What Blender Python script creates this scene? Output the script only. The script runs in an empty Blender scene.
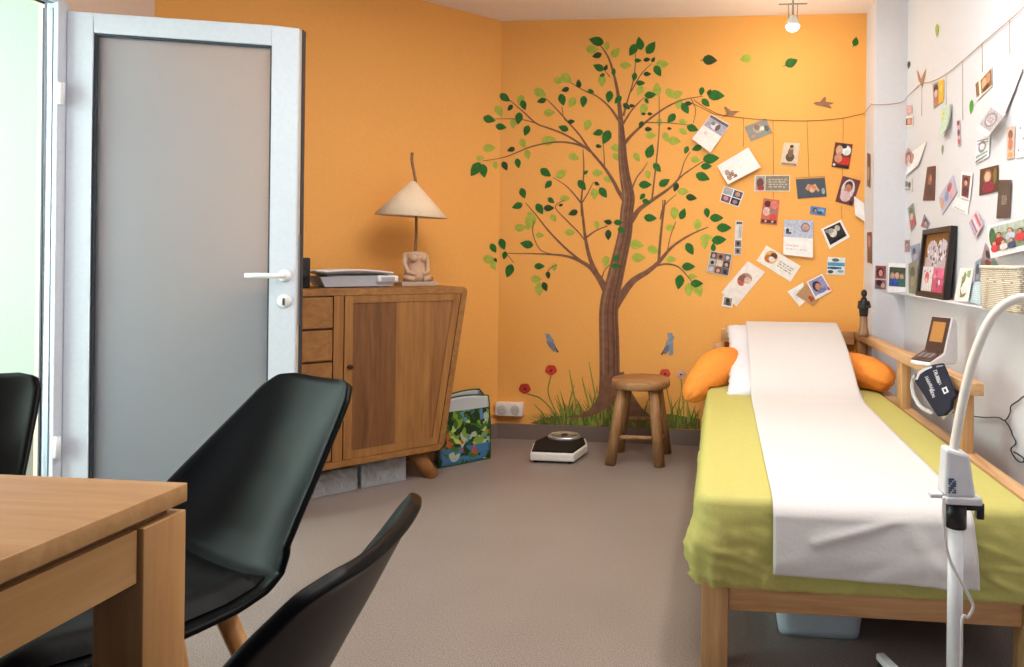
import bpy, bmesh, math, random
from mathutils import Vector, Matrix, noise
random.seed(7)
PI = math.pi
scene = bpy.context.scene
COL = scene.collection

# ------------------------------------------------------------------ camera, world, light
TILT = 0.012; YAW = math.radians(5.35); EYE = 1.05; FPX = 683.0; PX0 = 658.0; PY0 = 261.2
cd = bpy.data.cameras.new('camera'); cam = bpy.data.objects.new('camera', cd); COL.objects.link(cam)
cd.sensor_width = 36; cd.lens = FPX/1024*36
cd.shift_x = (512-PX0)/1024; cd.shift_y = (PY0-333.5)/1024
cam.matrix_world = (Matrix.Translation((0, 0, EYE)) @ Matrix.Rotation(YAW, 4, 'Z') @
                    Matrix.Rotation(PI/2, 4, 'X') @ Matrix.Rotation(TILT, 4, 'Z'))
cd.clip_start = 0.02
scene.camera = cam
scene.view_settings.view_transform = 'Standard'; scene.view_settings.look = 'None'
scene.view_settings.gamma = 1; scene.view_settings.use_curve_mapping = False
scene.view_settings.exposure = 0.31

world = bpy.data.worlds.new('world'); scene.world = world; world.use_nodes = True
wn = world.node_tree.nodes['Background']
wn.inputs[0].default_value = (0.80, 0.88, 1.0, 1); wn.inputs[1].default_value = 0.24

def area(name, loc, size, power, color, target):
    l = bpy.data.lights.new(name, 'AREA'); l.shape = 'RECTANGLE'; l.size, l.size_y = size
    l.energy = power; l.color = color
    o = bpy.data.objects.new(name, l); COL.objects.link(o); o.location = loc
    d = Vector(target)-Vector(loc); o.rotation_euler = d.to_track_quat('-Z', 'Y').to_euler()
    return o
area('ceiling_lamp_light', (-0.3, 1.9, 2.38), (1.7, 1.3), 31, (1.0, 0.95, 0.90), (-0.3, 1.9, 0))
area('cable_spot_light', (0.36, 1.7, 2.38), (0.14, 0.14), 11, (1.0, 0.93, 0.86), (0.36, 1.7, 0))
area('daylight_at_doorway', (-3.1, 1.5, 1.1), (1.6, 1.9), 9, (0.72, 0.88, 1.0), (0, 1.6, 0.9))
area('window_daylight', (-2.38, 0.1, 1.5), (1.5, 1.3), 15, (0.84, 0.92, 1.0), (1.0, 2.6, 0.9))

# ------------------------------------------------------------------ pixel of the photograph -> point on a plane of the room
def ray(x, y):
    u, v = (x-PX0)/FPX, (y-PY0)/FPX
    u, v = u*math.cos(TILT)+v*math.sin(TILT), -u*math.sin(TILT)+v*math.cos(TILT)
    return Vector((u*math.cos(YAW)-math.sin(YAW), math.cos(YAW)+u*math.sin(YAW), -v))
def at(x, y, X=None, Y=None, Z=None):
    r = ray(x, y)
    t = X/r.x if X is not None else Y/r.y if Y is not None else (Z-EYE)/r.z
    return Vector((r.x*t, r.y*t, EYE+r.z*t))
# the angled wall: a runs along it from the corner, d stands off it
WC = Vector((-1.305, 3.91, 0)); WA = Vector((-0.692, -0.722, 0)).normalized(); WN = Vector((-WA.y, WA.x, 0))
def ob(a, d, z): return WC+WA*a+WN*d+Vector((0, 0, z))
def at_angled(x, y, d):
    r = ray(x, y); t = (d+WC.dot(WN))/r.dot(WN)
    return Vector((0, 0, EYE))+r*t
BACK = 3.91; RIGHT = 0.955; LEFT = -2.44; CEIL = 2.45

# ------------------------------------------------------------------ materials
def srgb(h):
    h = h.lstrip('#'); c = [int(h[i:i+2], 16)/255 for i in (0, 2, 4)]
    return tuple((x/12.92 if x <= 0.04045 else ((x+0.055)/1.055)**2.4) for x in c)+(1,)
MATS = {}
def base(name, color, rough=0.5, spec=0.5, metal=0):
    m = bpy.data.materials.new(name); m.use_nodes = True
    p = m.node_tree.nodes['Principled BSDF']
    p.inputs['Base Color'].default_value = color; p.inputs['Roughness'].default_value = rough
    p.inputs['Specular IOR Level'].default_value = spec; p.inputs['Metallic'].default_value = metal
    return m, m.node_tree.nodes, m.node_tree.links, p
def plain(h, rough=0.55, spec=0.3, metal=0, bump=0.0, scale=60, var=0.02):
    """a colour with a little procedural unevenness"""
    k = (h, rough, spec, metal, bump, scale, var)
    if k in MATS: return MATS[k]
    c = srgb(h)
    m, n, l, p = base('surface_'+h.lstrip('#'), c, rough, spec, metal)
    tc = n.new('ShaderNodeTexCoord'); nz = n.new('ShaderNodeTexNoise'); nz.inputs['Scale'].default_value = scale
    nz.inputs['Detail'].default_value = 3
    l.new(tc.outputs['Object'], nz.inputs['Vector'])
    mx = n.new('ShaderNodeMix'); mx.data_type = 'RGBA'
    mx.inputs[6].default_value = tuple(min(1, x*(1-var)) for x in c[:3])+(1,)
    mx.inputs[7].default_value = tuple(min(1, x*(1+var)) for x in c[:3])+(1,)
    mr = n.new('ShaderNodeMapRange'); mr.inputs[1].default_value = 0.36; mr.inputs[2].default_value = 0.64
    l.new(nz.outputs['Fac'], mr.inputs[0]); l.new(mr.outputs[0], mx.inputs[0]); l.new(mx.outputs[2], p.inputs['Base Color'])
    if bump:
        b = n.new('ShaderNodeBump'); b.inputs['Strength'].default_value = bump; b.inputs['Distance'].default_value = 0.01
        l.new(nz.outputs['Fac'], b.inputs['Height']); l.new(b.outputs['Normal'], p.inputs['Normal'])
    MATS[k] = m
    return m
def wood(dark, light, axis='X', scale=6, rough=0.45, plank=0, stretch=14, spec=0.35):
    k = ('wood', dark, light, axis, scale, rough, plank, stretch)
    if k in MATS: return MATS[k]
    m, n, l, p = base('wood_'+light.lstrip('#'), srgb(light), rough, spec)
    tc = n.new('ShaderNodeTexCoord'); mp = n.new('ShaderNodeMapping')
    s = {'X': (1, stretch, stretch), 'Y': (stretch, 1, stretch), 'Z': (stretch, stretch, 1)}[axis]
    mp.inputs['Scale'].default_value = s
    l.new(tc.outputs['Object'], mp.inputs['Vector'])
    nz = n.new('ShaderNodeTexNoise'); nz.inputs['Scale'].default_value = scale*0.5; nz.inputs['Detail'].default_value = 6
    nz.inputs['Roughness'].default_value = 0.65; nz.inputs['Distortion'].default_value = 0.6
    l.new(mp.outputs[0], nz.inputs['Vector'])
    cr = n.new('ShaderNodeValToRGB'); cr.color_ramp.elements[0].position = 0.3; cr.color_ramp.elements[1].position = 0.7
    cr.color_ramp.elements[0].color = srgb(dark); cr.color_ramp.elements[1].color = srgb(light)
    l.new(nz.outputs['Fac'], cr.inputs[0]); l.new(cr.outputs[0], p.inputs['Base Color'])
    b = n.new('ShaderNodeBump'); b.inputs['Strength'].default_value = 0.08; b.inputs['Distance'].default_value = 0.005
    l.new(nz.outputs['Fac'], b.inputs['Height']); l.new(b.outputs['Normal'], p.inputs['Normal'])
    MATS[k] = m
    return m
def glow(name, color, strength):
    m, n, l, p = base(name, color, 0.5); p.inputs['Emission Color'].default_value = color
    p.inputs['Emission Strength'].default_value = strength
    return m

# ------------------------------------------------------------------ mesh building
OFF = {}
class MB:
    """collects shapes; build() links them as ONE mesh object"""
    def __init__(self): self.v = []; self.f = []; self.mi = []; self.sm = []; self.mats = []
    def slot(self, m):
        if m is None: return 0
        if m not in self.mats: self.mats.append(m)
        return self.mats.index(m)
    def add(self, vs, fs, m=None, smooth=False):
        b = len(self.v); s = self.slot(m); self.v += [Vector(q) for q in vs]
        for f in fs: self.f.append([b+i for i in f]); self.mi.append(s); self.sm.append(smooth)
        return self
    def hexa(self, c, m=None):   # 8 corners: bottom four, top four
        return self.add(c, [(3, 2, 1, 0), (4, 5, 6, 7), (0, 1, 5, 4), (1, 2, 6, 5), (2, 3, 7, 6), (3, 0, 4, 7)], m)
    def box(self, lo, hi, m=None, bev=0, M=None):
        x0, y0, z0 = lo; x1, y1, z1 = hi
        if bev <= 0:
            c = [Vector(q) for q in ((x0, y0, z0), (x1, y0, z0), (x1, y1, z0), (x0, y1, z0), (x0, y0, z1), (x1, y0, z1), (x1, y1, z1), (x0, y1, z1))]
            if M: c = [M @ q for q in c]
            return self.hexa(c, m)
        bm = bmesh.new(); bmesh.ops.create_cube(bm, size=1)
        for q in bm.verts: q.co = Vector(((x0+x1)/2+q.co.x*(x1-x0), (y0+y1)/2+q.co.y*(y1-y0), (z0+z1)/2+q.co.z*(z1-z0)))
        bmesh.ops.bevel(bm, geom=bm.edges[:], offset=bev, segments=2, affect='EDGES', profile=0.6)
        return self.from_bm(bm, m, M, True)
    def from_bm(self, bm, m=None, M=None, smooth=False):
        bm.verts.ensure_lookup_table(); bm.verts.index_update()
        self.add([(M @ q.co) if M else q.co.copy() for q in bm.verts], [[q.index for q in f.verts] for f in bm.faces], m, smooth)
        bm.free(); return self
    def prism(self, poly, vec, m=None, smooth=False):   # polygon extruded along vec
        n = len(poly); vec = Vector(vec); a = [Vector(q) for q in poly]; b = [q+vec for q in a]
        fs = [list(range(n))[::-1], list(range(n, 2*n))]+[(i, (i+1) % n, n+(i+1) % n, n+i) for i in range(n)]
        return self.add(a+b, fs, m, smooth)
    def tube(self, pts, r, m=None, seg=10, caps=True, smooth=True, flat=1.0):
        pts = [Vector(q) for q in pts]; n = len(pts); rs = r if isinstance(r, (list, tuple)) else [r]*n
        up = Vector((0, 0, 1)); vs = []; prev = None
        for i, q in enumerate(pts):
            t = (pts[min(i+1, n-1)]-pts[max(i-1, 0)]).normalized()
            if prev is None:
                a = t.cross(up) if abs(t.dot(up)) < 0.95 else t.cross(Vector((1, 0, 0)))
            else: a = prev-t*prev.dot(t)
            a.normalize(); b = t.cross(a); prev = a
            for k in range(seg):
                w = 2*PI*k/seg; vs.append(q+a*(math.cos(w)*rs[i])+b*(math.sin(w)*rs[i]*flat))
        fs = [(i*seg+k, i*seg+(k+1) % seg, (i+1)*seg+(k+1) % seg, (i+1)*seg+k) for i in range(n-1) for k in range(seg)]
        if caps: fs += [list(range(seg))[::-1], list(range((n-1)*seg, n*seg))]
        return self.add(vs, fs, m, smooth)
    def lathe(self, prof, m=None, seg=32, c=(0, 0, 0), M=None, sx=1, sy=1, smooth=True):   # prof: (r, z)
        vs = []; n = len(prof); c = Vector(c)
        for r, z in prof:
            for k in range(seg):
                w = 2*PI*k/seg; q = Vector((math.cos(w)*r*sx, math.sin(w)*r*sy, z))
                vs.append((M @ q if M else q)+c)
        fs = [(i*seg+k, i*seg+(k+1) % seg, (i+1)*seg+(k+1) % seg, (i+1)*seg+k) for i in range(n-1) for k in range(seg)]
        if prof[0][0] > 1e-5: fs.append(list(range(seg))[::-1])
        if prof[-1][0] > 1e-5: fs.append(list(range((n-1)*seg, n*seg)))
        return self.add(vs, fs, m, smooth)
    def grid(self, fn, nu, nv, m=None, smooth=True, closed_u=False):
        vs = [fn(i/(nu if closed_u else nu-1), j/(nv-1)) for j in range(nv) for i in range(nu)]
        fs = []
        for j in range(nv-1):
            for i in range(nu if closed_u else nu-1):
                a = j*nu+i; b = j*nu+(i+1) % nu; fs.append((a, b, b+nu, a+nu))
        return self.add(vs, fs, m, smooth)
    def sphere(self, c, r, m=None, seg=16, M=None):   # r may be a triple
        rx, ry, rz = r if isinstance(r, (tuple, list)) else (r, r, r); c = Vector(c); prof = []
        vs = []; n = seg//2+1
        for j in range(n):
            p = PI*j/(n-1)
            for k in range(seg):
                w = 2*PI*k/seg; q = Vector((math.sin(p)*math.cos(w)*rx, math.sin(p)*math.sin(w)*ry, -math.cos(p)*rz))
                vs.append((M @ q if M else q)+c)
        fs = [(i*seg+k, i*seg+(k+1) % seg, (i+1)*seg+(k+1) % seg, (i+1)*seg+k) for i in range(n-1) for k in range(seg)]
        return self.add(vs, fs, m, smooth=True)
    def build(self, name, mat=None, parent=None, label=None, fix=True, bevel=0, solid=0, subsurf=0):
        off = OFF.get(parent, Vector((0, 0, 0))) if parent is not None else Vector((0, 0, 0))
        me = bpy.data.meshes.new(name); me.from_pydata([q-off for q in self.v], [], self.f)
        mats = list(self.mats)
        if mat is not None and not mats: mats = [mat]
        for q in mats: me.materials.append(q)
        for i, p in enumerate(me.polygons): p.material_index = self.mi[i]; p.use_smooth = self.sm[i]
        bm = bmesh.new(); bm.from_mesh(me)
        bmesh.ops.remove_doubles(bm, verts=bm.verts, dist=1e-5)
        if fix: bmesh.ops.recalc_face_normals(bm, faces=bm.faces)
        bm.to_mesh(me); bm.free(); me.update()
        o = bpy.data.objects.new(name, me); COL.objects.link(o)
        if parent is not None: o.parent = parent; OFF[o] = off
        if label: o['label'] = label
        if solid:
            s = o.modifiers.new('thickness', 'SOLIDIFY'); s.thickness = solid; s.offset = 0
        if subsurf:
            s = o.modifiers.new('subdivision', 'SUBSURF'); s.levels = s.render_levels = subsurf
        if bevel:
            s = o.modifiers.new('bevel', 'BEVEL'); s.width = bevel; s.segments = 2; s.limit_method = 'ANGLE'
        return o
def tag(o, label, cat, group=None):
    o['label'] = label; o['category'] = cat
    if group: o['group'] = group
    return o
def thing(name, label, cat, loc, group=None):
    o = bpy.data.objects.new(name, None); COL.objects.link(o); o.location = loc; o.empty_display_size = 0.05
    OFF[o] = Vector(loc); return tag(o, label, cat, group)
def struct(o): o['kind'] = 'structure'; return o
def frame_of(origin, ux, uy):   # matrix with x along ux and y along uy
    ux = Vector(ux).normalized(); uz = ux.cross(Vector(uy)).normalized(); uy = uz.cross(ux)
    M = Matrix((ux, uy, uz)).transposed().to_4x4(); M.translation = Vector(origin); return M
def lerp(a, b, t): return a+(b-a)*t
def path(pts, n=6):   # smooth curve through points
    pts = [Vector(p) for p in pts]; out = []
    for i in range(len(pts)-1):
        p0 = pts[max(i-1, 0)]; p1 = pts[i]; p2 = pts[i+1]; p3 = pts[min(i+2, len(pts)-1)]
        for k in range(n):
            t = k/n
            out.append(0.5*((2*p1)+(p2-p0)*t+(2*p0-5*p1+4*p2-p3)*t*t+(3*p1-p0-3*p2+p3)*t**3))
    out.append(pts[-1]); return out

# ------------------------------------------------------------------ the room
ORANGE = plain('#f1ad5a', 0.62, 0.3, 0, 0.04, 90, 0.02)
WHITE_WALL = plain('#d7d6dd', 0.7, 0.25, 0, 0.03, 80, 0.015)
CREAM = plain('#e3cdbd', 0.7, 0.25, 0, 0.03, 80, 0.015)
fm, n, l, p = base('speckled_vinyl', srgb('#9a8078'), 0.42, 0.35)
tc = n.new('ShaderNodeTexCoord'); a = n.new('ShaderNodeTexNoise'); a.inputs['Scale'].default_value = 260; a.inputs['Detail'].default_value = 2
b = n.new('ShaderNodeTexNoise'); b.inputs['Scale'].default_value = 2.2
l.new(tc.outputs['Object'], a.inputs['Vector']); l.new(tc.outputs['Object'], b.inputs['Vector'])
cr = n.new('ShaderNodeValToRGB'); cr.color_ramp.elements[0].position = 0.38; cr.color_ramp.elements[1].position = 0.62
cr.color_ramp.elements[0].color = srgb('#80736d'); cr.color_ramp.elements[1].color = srgb('#a3958f')
l.new(a.outputs['Fac'], cr.inputs[0])
mx = n.new('ShaderNodeMix'); mx.data_type = 'RGBA'; mx.blend_type = 'MULTIPLY'; mx.inputs[0].default_value = 0.25
l.new(cr.outputs[0], mx.inputs[6]); l.new(b.outputs['Fac'], mx.inputs[7]); l.new(mx.outputs[2], p.inputs['Base Color'])
FLOOR = fm
struct(MB().box((-4.2, -1.8, -0.1), (1.1, 4.12, 0)).build('floor', FLOOR))
struct(MB().box((-2.6, -1.8, CEIL), (1.1, 4.05, CEIL+0.1)).build('ceiling', plain('#f4ebe6', 0.75, 0.2)))
struct(MB().box((-1.45, BACK, 0), (1.1, BACK+0.12, CEIL)).build('wall_back', ORANGE))
struct(MB().box((RIGHT, -1.8, 0), (RIGHT+0.12, BACK, CEIL)).build('wall_right', WHITE_WALL))
e = ob(1.66, 0, 0)
struct(MB().prism([ob(0, 0, 0), ob(1.66, 0, 0), ob(1.66, -0.1, 0), ob(-0.1, -0.1, 0)], (0, 0, CEIL)).build('wall_angled', ORANGE))
# left wall with the doorway
DY0, DY1, DH = 1.15, 2.30, 1.965
m = MB(); m.box((LEFT-0.12, DY1+0.03, 0), (LEFT, 2.72, CEIL)); m.box((LEFT-0.12, -1.8, 0), (LEFT, DY0-0.03, CEIL))
m.box((LEFT-0.12, DY0-0.03, DH+0.02), (LEFT, DY1+0.03, CEIL))
struct(m.build('wall_left', CREAM))
struct(MB().box((0.79, 3.68, 0), (RIGHT, BACK, CEIL)).build('wall_corner_column', WHITE_WALL))
BB = plain('#7d6c64', 0.5, 0.3)
struct(MB().box((-1.305, BACK-0.012, 0), (0.79, BACK, 0.088)).build('baseboard_back', BB))
struct(MB().prism([ob(0, 0, 0), ob(1.64, 0, 0), ob(1.64, 0.012, 0), ob(0.0, 0.012, 0)], (0, 0, 0.088)).build('baseboard_angled', BB))
struct(MB().box((RIGHT-0.012, -1.8, 0), (RIGHT, 3.68, 0.088)).build('baseboard_right', BB))
struct(MB().box((0.895, 1.95, 0.898), (RIGHT, 3.68, 0.905), bev=0.002).build('trim_1', WHITE_WALL))
# bright lit room seen through the doorway
MINT = plain('#dcefe2', 0.7, 0.2)
struct(MB().box((-4.2, -0.5, 0), (-4.08, 4.12, 3.0)).build('wall_beyond_doorway', MINT))
struct(MB().box((-4.08, 4.0, 0), (LEFT-0.12, 4.12, 3.0)).build('wall_corridor', MINT))
sun = bpy.data.lights.new('corridor_daylight', 'AREA'); sun.shape = 'RECTANGLE'; sun.size = 1.6; sun.size_y = 2.0; sun.energy = 330; sun.color = (0.92, 1.0, 1.0)
so = bpy.data.objects.new('corridor_daylight', sun); COL.objects.link(so); so.location = (-2.62, 0.35, 1.4)
so.rotation_euler = (Vector((-4.1, 0.35, 1.4))-Vector((-2.62, 0.35, 1.4))).to_track_quat('-Z', 'Y').to_euler()
struct(MB().box((-2.722, 2.50, 0), (-2.672, 2.62, 3.0)).build('trim_6', plain('#f2f4f6', 0.5)))
# door frame in the doorway
PVC = plain('#d4d9e3', 0.35, 0.45); GREY_SEAL = plain('#3c434b', 0.5); ALU = plain('#8b98a6', 0.35, 0.5, 0.6)
m = MB(); W = 0.012
m.box((LEFT-0.045, DY1-W, 0), (LEFT+0.006, DY1+0.03, DH+0.02)); m.box((LEFT-0.045, DY0-0.03, 0), (LEFT+0.006, DY0+W, DH+0.02))
m.box((LEFT-0.045, DY0+W, DH-W+0.02), (LEFT+0.006, DY1-W, DH+0.02))
fr = struct(m.build('trim_2', PVC, bevel=0.004))
m = MB(); m.box((LEFT-0.052, DY1-W-0.004, 0), (LEFT-0.0455, DY1-W+0.02, DH-W)); m.box((LEFT-0.052, DY0+W, DH-W+0.014), (LEFT-0.0455, DY1-W, DH-W+0.03))
struct(m.build('trim_3', GREY_SEAL))
m = MB(); m.box((LEFT-0.03, DY1-W-0.003, 0), (LEFT-0.014, DY1-W, DH-W)); m.box((LEFT-0.03, DY0+W, DH-W+0.017), (LEFT-0.014, DY1-W, DH-W+0.02))
struct(m.build('trim_4', ALU))

# the open door leaf
H0 = Vector((-2.432, 2.318, 0)); H1 = Vector((-1.675, 2.556, 0)); DX = (H1-H0).normalized(); DN = Vector((-DX.y, DX.x, 0)); LW = (H1-H0).length
DM = frame_of(H0, DX, DN); TH = 0.055; DT = 1.955; SW = 0.098; SWL = 0.085
m = MB()
def dbox(mb, x0, x1, y0, y1, z0, z1, mt=None, bev=0): mb.box((x0, y0, z0), (x1, y1, z1), mt, bev, DM)
dbox(m, 0, SWL, 0, TH, 0.01, DT); dbox(m, LW-SW, LW, 0, TH, 0.01, DT)
dbox(m, SWL, LW-SW, 0, TH, DT-0.075, DT); dbox(m, SWL, LW-SW, 0, TH, 0.01, 0.13)
door = struct(m.build('door_1', PVC, bevel=0.005))
m = MB()
g = 0.008
TT = DT-0.075
dbox(m, SWL, SWL+g, 0.008, TH-0.008, 0.13, TT); dbox(m, LW-SW-g, LW-SW, 0.008, TH-0.008, 0.13, TT)
dbox(m, SWL+g, LW-SW-g, 0.008, TH-0.008, TT-g, TT); dbox(m, SWL+g, LW-SW-g, 0.008, TH-0.008, 0.13, 0.13+g)
m.build('glazing_gasket', GREY_SEAL, door, 'dark rubber gasket around the glass')
gm, n, l, p = base('frosted_glass', srgb('#e0e8f4'), 0.55, 0.8)
p.inputs['Transmission Weight'].default_value = 0.8; p.inputs['IOR'].default_value = 1.45
nz = n.new('ShaderNodeTexNoise'); nz.inputs['Scale'].default_value = 220; bp = n.new('ShaderNodeBump'); bp.inputs['Strength'].default_value = 0.12
bp.inputs['Distance'].default_value = 0.002
l.new(nz.outputs['Fac'], bp.inputs['Height']); l.new(bp.outputs['Normal'], p.inputs['Normal'])
m = MB(); dbox(m, SWL+g, LW-SW-g, 0.022, 0.034, 0.13+g, TT-g)
m.build('frosted_glass_pane', gm, door, 'frosted bluish grey glass')
m = MB(); dbox(m, LW, LW+0.004, 0.004, TH-0.004, 0.02, DT-0.01, plain('#cdbfb0', 0.5)); dbox(m, LW+0.004, LW+0.009, 0.022, TH, 0.02, DT, GREY_SEAL)
dbox(m, LW+0.004, LW+0.008, 0.006, 0.018, 0.78, 1.14, ALU)
m.build('lock_edge', None, door)
m = MB(); hz = 0.975
m.lathe([(0.0, 0), (0.024, 0), (0.024, 0.008), (0.0, 0.008)], c=DM @ Vector((LW-0.042, 0, hz)), M=(DM.to_3x3() @ Matrix.Rotation(PI/2, 3, 'X')), seg=20)
m.tube([DM @ Vector(q) for q in ((LW-0.042, -0.002, hz), (LW-0.042, -0.042, hz))], 0.009)
m.tube([DM @ Vector(q) for q in ((LW-0.036, -0.045, hz), (LW-0.06, -0.048, hz), (LW-0.13, -0.048, hz+0.002), (LW-0.168, -0.046, hz+0.002))], [0.009, 0.011, 0.010, 0.009], flat=1.0)
m.build('door_handle', plain('#f2f2f4', 0.3, 0.5), door, 'white lever handle')
m = MB(); m.lathe([(0.0, 0), (0.027, 0), (0.025, 0.007), (0.0, 0.008)], plain('#e6e6ea', 0.35), c=DM @ Vector((LW-0.042, 0, hz-0.10)), M=(DM.to_3x3() @ Matrix.Rotation(PI/2, 3, 'X')), seg=20)
dbox(m, LW-0.046, LW-0.038, -0.011, -0.006, hz-0.115, hz-0.088, plain('#7a7367', 0.3, 0.5, 0.8))
m.build('key_plate', None, door)
m = MB()
m.tube([(LEFT+0.018, DY1-0.008, 1.60), (LEFT+0.018, DY1-0.008, 1.68)], 0.011)
m.tube([(LEFT+0.018, DY1-0.008, 0.30), (LEFT+0.018, DY1-0.008, 0.38)], 0.011)
m.build('hinge', plain('#f4f4f6', 0.35), door, 'white hinge barrels')

# ------------------------------------------------------------------ dining table
OAK = wood('#a1764a', '#b98f62', 'X', 5, 0.38); OAKY = wood('#a87b4c', '#bf9464', 'Y', 5, 0.38); OAKZ = wood('#a27446', '#bc8e5c', 'Z', 5, 0.42)
TX, TY = -0.70, 0.842
t = thing('dining_table', 'light oak dining table cut off by the left edge of the photo', 'table', (-1.4, 0.45, 0))
m = MB(); m.box((-2.1, -0.05, 0.725), (TX, TY, 0.75), OAK, 0.002); m.build('tabletop', None, t)
m = MB(); m.box((-2.07, TY-0.035, 0.65), (TX-0.075, TY-0.012, 0.715), OAK); m.build('apron', None, t)
m = MB(); m.box((TX-0.03, 0.04, 0.65), (TX-0.006, TY-0.072, 0.715), OAKY); m.build('apron', None, t)
m = MB(); m.box((-2.095, 0.04, 0.65), (-2.07, TY-0.072, 0.715), OAKY); m.build('apron', None, t)
m = MB(); m.box((-2.07, -0.045, 0.65), (TX-0.075, -0.02, 0.715), OAK); m.build('apron', None, t)
m = MB(); m.box((-2.085, -0.03, 0.715), (TX-0.014, TY-0.018, 0.725), wood('#6b4526', '#86592f', 'X', 5)); m.build('shadow_gap_rail', None, t)
for x in (TX-0.001, -2.1+0.073):
    for y in (TY-0.001, 0.026):
        m = MB(); m.box((x-0.067, y-0.067, 0), (x, y, 0.715), OAKZ, 0.002); m.build('leg', None, t)

# ------------------------------------------------------------------ tulip chairs
BLACK = plain('#050608', 0.36, 0.08, 0, 0, 60, 0.0); CUSH = plain('#070708', 0.5, 0.12, 0, 0.05, 200, 0.02)
BEECH = wood('#a9713c', '#cf9a5d', 'Z', 6, 0.45)
PROF = [(0.235, 0.425), (0.215, 0.447), (0.17, 0.455), (0.1, 0.448), (0.02, 0.44), (-0.06, 0.436), (-0.12, 0.442), (-0.165, 0.462), (-0.197, 0.497), (-0.224, 0.54), (-0.256, 0.591), (-0.285, 0.645), (-0.314, 0.698), (-0.339, 0.747), (-0.353, 0.774), (-0.365, 0.782)]
HW = [.14,.18,.21,.23,.24,.243,.243,.24,.234,.224,.207,.188,.169,.151,.127,.08]
LIFT = [0.0, 0.0028, 0.0084, 0.0154, 0.0245, 0.035, 0.0455, 0.056, 0.0748, 0.0723, 0.0638, 0.051, 0.0382, 0.0255, 0.0153, 0.0085]
def shell_point(u, t, inset=0.0, up=0.0):   # u -1..1 across, t index along the profile
    i = min(int(t), len(PROF)-2); k = t-i
    p = Vector(PROF[i]).lerp(Vector(PROF[i+1]), k); h = lerp(HW[i], HW[i+1], k); lf = lerp(LIFT[i], LIFT[i+1], k)
    a = Vector(PROF[max(i-1, 0)]); b = Vector(PROF[min(i+2, len(PROF)-1)]); tg = (b-a).normalized(); nr = Vector((tg.y, -tg.x))
    if nr.y < 0 and i < 7: nr = -nr
    if i >= 7 and nr.x < 0: nr = -nr
    q = p+nr*(lf*abs(u)**2.4+up)
    return Vector((u*(h-inset), q.x, q.y))
def make_chair():
    r = bpy.data.objects.new('tulip_chair', None); COL.objects.link(r); OFF[r] = Vector((0, 0, 0))
    n = len(PROF)
    m = MB(); m.grid(lambda u, v: shell_point(u*2-1, v*(n-1)), 25, 46)
    m.build('seat_shell', BLACK, r, solid=0.014, subsurf=1)
    m = MB()
    def cus(u, v):
        a = u*2-1; t = 0.9+v*5.6; d = min(1, (1-abs(a))*5)*min(1, v*7, (1-v)*7)
        return shell_point(a*0.8, t, 0.0, 0.010+0.028*max(0, d)**0.5)
    m.grid(cus, 21, 26); m.build('seat_cushion', CUSH, r, 'black padded cushion', subsurf=1)
    m = MB(); m.box((-0.135, -0.012, 0.405), (0.135, 0.028, 0.428), BEECH, 0.004); m.box((-0.02, -0.15, 0.402), (0.02, 0.15, 0.426), BEECH, 0.004)
    m.build('seat_support', None, r, 'light beech cross brace')
    for sx in (-1, 1):
        for sy in (-1, 1):
            m = MB()
            m.tube([(sx*0.10, sy*0.10+0.0, 0.42), (sx*0.155, sy*0.155, 0.22), (sx*0.215, sy*0.215, 0.0)], [0.017, 0.015, 0.010], BEECH, 12)
            m.build('leg', None, r, 'tapered beech leg')
    return r
def copy_tree(o, parent=None):
    c = o.copy(); COL.objects.link(c); c.parent = parent
    for ch in o.children: copy_tree(ch, c)
    return c
CHAIRS = [((-1.022, 1.10), 2.72, 'black tulip chair standing in front of the open frosted glass door'),
          ((-0.675, 0.602), 1.64, 'closest black tulip chair, seen from behind at the bottom of the photo'),
          ((-1.54, 1.0), 3.35, 'black tulip chair behind the table, cut off by the left photo edge')]
chair0 = make_chair()
for i, ((x, y), f, lab) in enumerate(CHAIRS):
    c = chair0 if i == 0 else copy_tree(chair0)
    c.location = (x, y, 0); c.rotation_euler = (0, 0, f); tag(c, lab, 'chair', 'black tulip chairs at the dining table')

# ------------------------------------------------------------------ cabinet against the angled wall
TEAK = wood('#85572e', '#a8753f', 'Z', 5, 0.5); TEAKD = wood('#5f3b20', '#8a5c34', 'Z', 5, 0.5); TEAKH = wood('#82562e', '#a7743f', 'X', 5, 0.5)
CF = 0.50; CB = 0.07; ZB, ZT = 0.135, 0.912
AL_T, AL_B, AR_T, AR_B = 1.36, 1.24, 0.428, 0.545
t = thing('teak_cabinet', 'teak cabinet with slanted sides, one wide door and a column of drawers', 'cabinet', ob(0.9, 0.28, 0))
def cab_poly(i, d):   # outline inset by i
    zt, zb = ZT-i, ZB+i; s = (AR_B-AR_T)/(ZT-ZB)
    ar = lambda z: AR_T+(ZT-z)*s+i; al = lambda z: AL_T-(ZT-z)*(AL_T-AL_B)/(ZT-ZB)-i
    r = 0.022 if i == 0 else 0.006
    pts = [(ar(zb)+r, zb), (ar(zb+r), zb+r), (ar(zt-r), zt-r), (ar(zt-r)+r*0.3, zt-r*0.3), (ar(zt)+r, zt), (al(zt)-r, zt), (al(zt-r)-r*0.3, zt-r*0.3), (al(zt-r), zt-r), (al(zb+r), zb+r), (al(zb)-r, zb)]
    return [ob(a, d, z) for a, z in pts]
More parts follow.
